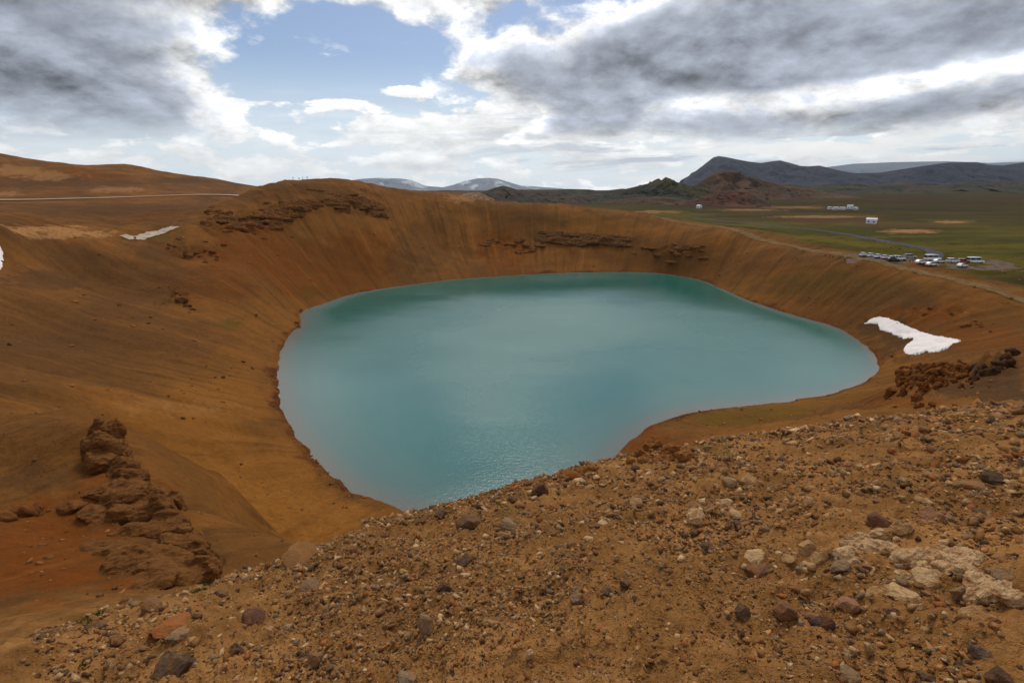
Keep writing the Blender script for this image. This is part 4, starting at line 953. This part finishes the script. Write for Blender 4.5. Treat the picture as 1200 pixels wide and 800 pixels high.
def vehicle(px, py, kind, color, rz, label, group):
    body, glass, pil, lamp, tail, ax, h, low = vehicle_meshes(kind)
    p = hits([(px, py+2)])[0]
    root = link('parked_van' if kind == 'van' else 'parked_car', None, None, label=label, cat='van' if kind == 'van' else 'car', group=group)
    root.location = (p[0], p[1], p[2]+.12); root.rotation_euler.z = rz
    for nm, me_ in (('body', body), ('windows', glass), ('pillars', pil)):
        link(nm, me_, None, parent=root).color = (*color, 1)
    for x in ax:
        for s in (-1, 1): link('wheel', WH, None, parent=root, loc=(x, s*(h-.1), .33))
    for s in (-1, 1):
        link('headlight', lamp, None, parent=root, loc=(low[2][0]-.02, s*(h-.3), low[2][1]+.02)); link('tail_light', tail, None, parent=root, loc=(low[0][0]-.01, s*(h-.18), low[-1][1]-.02))
W_ = (.80,.80,.82); G_ = (.30,.31,.33)
rowl = 'white car parked in the tight row along the gravel lot'
for px, py in [(1011,298),(1020,298.8),(1028.5,300),(1036.5,301),(1044,302)]:
    vehicle(px, py, 'car', jit(W_, .05), .62+random.uniform(-.05, .05), rowl, 'cars parked in a row at the crater lot')
vehicle(1053,303,'suv',(.82,.82,.82),-.15,'white off road car at the end of the parked row','cars parked in a row at the crater lot')
vehicle(1047,304,'car',(.05,.05,.06),-.3,'black car parked in front of the white row','cars parked in a row at the crater lot')
vehicle(1066,301,'suv',G_,-.2,'grey car parked behind the walkers by the lot','cars parked in a row at the crater lot')
vehicle(1079,307,'car',W_,.1,'white hatchback standing in front of the lot road junction','cars parked in a row at the crater lot')
vehicle(1092,303.5,'van',(.80,.82,.84),.05,'white van parked between white cars by the road junction','vans at the crater lot')
vehicle(1100,306,'car',(.62,.63,.65),.1,'silver car beside the white van at the road junction','cars parked in a row at the crater lot')
vehicle(1091,309.5,'car',(.80,.80,.80),.2,'white car parked in front of the van at the road junction','cars parked in a row at the crater lot')
vehicle(1116,306,'suv',(.74,.75,.77),.0,'light car parked alone between the vans','cars parked in a row at the crater lot')
vehicle(1128,306.5,'suv',(.30,.05,.04),-.1,'red car parked beside the large white minibus','cars parked in a row at the crater lot')
vehicle(1127,311,'car',(.78,.78,.80),.3,'white car parked in front of the red car','cars parked in a row at the crater lot')
vehicle(1142,306.5,'van',(.78,.82,.82),.0,'large white minibus with dark side windows at the lot end','vans at the crater lot')

# ------------------------------------------------------------------ people
SKIN = simple_mat('skin', (.42, .26, .19), (.46, .29, .21), 5, .6); TROUS = simple_mat('trousers', (.03, .032, .045), (.05, .05, .06), 5, .9)
JACKET, jn, jb = material('jacket'); jn.put(jb.inputs['Base Color'], jn.new('ShaderNodeObjectInfo').outputs['Color']); jb.inputs['Roughness'].default_value = .8
def person_mesh(seed, stride):
    r = random.Random(seed); s = stride
    J = {'pel':(0,0,.95),'wst':(0,0,1.12),'chest':(0,.01,1.36),'neck':(0,.01,1.50),'head':(0,.03,1.60),'top':(0,.02,1.74)}
    vs = list(J.values()); rad = [.15,.14,.17,.06,.10,.085]; ed = [(0,1),(1,2),(2,3),(3,4),(4,5)]
    for sx in (-1, 1):
        k = len(vs); st = s*sx
        vs += [(sx*.10,0,.86),(sx*.10,st*.12+.03,.48),(sx*.10,st*.25,.09),(sx*.11,st*.25+.14,.05)]; rad += [.10,.07,.05,.045]; ed += [(0,k),(k,k+1),(k+1,k+2),(k+2,k+3)]
        k = len(vs); vs += [(sx*.19,.0,1.42),(sx*.25,-st*.10,1.14),(sx*.24,-st*.18+.08,.90),(sx*.24,-st*.18+.10,.80)]; rad += [.07,.055,.045,.04]; ed += [(2,k),(k,k+1),(k+1,k+2),(k+2,k+3)]
    me = bpy.data.meshes.new('person'); me.from_pydata(vs, ed, []); o = bpy.data.objects.new('tmp', me); col.objects.link(o)
    sk = o.modifiers.new('s', 'SKIN'); 
    for v, q in zip(me.skin_vertices[0].data, rad): v.radius = (q, q*.8)
    me.skin_vertices[0].data[0].use_root = True
    sb = o.modifiers.new('d', 'SUBSURF'); sb.levels = 1
    dg = bpy.context.evaluated_depsgraph_get(); m2 = bpy.data.meshes.new_from_object(o.evaluated_get(dg)); bpy.data.objects.remove(o)
    for mt in (JACKET, TROUS, SKIN): m2.materials.append(mt)
    for p in m2.polygons:
        z = p.center.z; p.material_index = 2 if z > 1.50 or (z < .86 and abs(p.center.x) > .2) else (1 if z < .93 else 0); p.use_smooth = True
    m2.name = 'person'; return m2
PM = [person_mesh(i, s) for i, s in enumerate((.0, .9, .5))]
def person(px, py, k, c, rz, label, group):
    if py < 216:      # on the skyline: the highest point of the ground in that direction
        a = ray(px, py); tt = np.linspace(250, 345, 120); hz = H(a[0]*tt, a[1]*tt); k_ = int(np.argmax((hz-CAMZ)/tt)); p = (a[0]*tt[k_], a[1]*tt[k_], hz[k_])
    else: p = hits([(px, py)])[0]
    o = link('person', PM[k], None, label=label, cat='person', group=group)
    o.location = (p[0], p[1], p[2]-.01); o.rotation_euler.z = rz; o.color = (*c, 1)
for px, k, c, rz in [(344,1,(.05,.05,.07),1.2),(351,0,(.06,.05,.06),.3),(355,2,(.04,.045,.06),2.0),(360.5,0,(.07,.06,.06),3.0)]:
    person(px, 213.5, k, c, rz, 'person in dark clothes standing on the flat crater summit', 'hikers on the summit')
for px, py, k, c, rz, lab in [(967,301,1,(.30,.05,.04),1.3,'person in red jacket walking on the rim path'),(972,302,0,(.05,.05,.06),1.5,'person in black jacket standing on the rim path'),(976,302.5,2,(.35,.12,.05),1.2,'person in orange jacket walking on the rim path'),(984,304,1,(.06,.06,.08),1.8,'person in dark jacket walking behind the others on the rim path'),(990,305,0,(.30,.28,.26),.4,'person in light grey jacket standing on the rim path'),
        (1061,307,1,(.05,.05,.07),1.2,'person in dark jacket walking left of two others by the parked cars'),(1066,308,2,(.10,.10,.14),1.8,'person in blue grey jacket walking beside the parked cars'),(1069.5,306.5,0,(.22,.20,.20),.3,'person in grey jacket standing beside the parked cars')]:
    person(px, py, k, c, rz, lab, 'visitors near the crater lot')

# ------------------------------------------------------------------ steam
def steam(px, py, t, size):
    m = bpy.data.materials.new('steam'); m.use_nodes = True; n = NT(m.node_tree); o = n.new('ShaderNodeOutputMaterial'); v = n.new('ShaderNodeVolumePrincipled')
    v.inputs['Color'].default_value = (1, 1, 1, 1); v.inputs['Density'].default_value = .16; n.l.new(v.outputs[0], o.inputs['Volume'])
    bm = bmesh.new(); r = random.Random(3)
    bmesh.ops.create_icosphere(bm, subdivisions=4, radius=1)
    for q in bm.verts:
        k = 1+.5*mnoise.fractal(q.co*1.6, .9, 2, 4); h = (q.co.z+1)/2; q.co = Vector((q.co.x*k*(.35+.5*h)+h*.9, q.co.y*k*(.35+.4*h), (q.co.z*k+1)*.8))*size
    me = bpy.data.meshes.new('steam_plume'); bm.to_mesh(me); bm.free()
    p = P(px, py, t); z = float(H(np.array([p[0]]), np.array([p[1]]))[0])
    link('steam_plume', me, m, kind='stuff', label='small white steam plume rising from the dark far ground', cat='steam', loc=(p[0], p[1], max(z, p[2])-1))
steam(635, 240, 1150, 5.5)

# ------------------------------------------------------------------ air
def haze():
    m = bpy.data.materials.new('haze_air'); m.use_nodes = True; n = NT(m.node_tree); o = n.new('ShaderNodeOutputMaterial'); v = n.new('ShaderNodeVolumePrincipled')
    v.inputs['Color'].default_value = (.86, .94, 1.0, 1); v.inputs['Density'].default_value = 1.8e-5; v.inputs['Anisotropy'].default_value = .78; n.l.new(v.outputs[0], o.inputs['Volume'])
    me = mesh_of('haze', [box(-33500, 33500, -33500, 33500, -345, 1400)], m)
    link('haze', me, m, kind='stuff', label='thin bluish air veiling the far mountains', cat='haze')
haze()
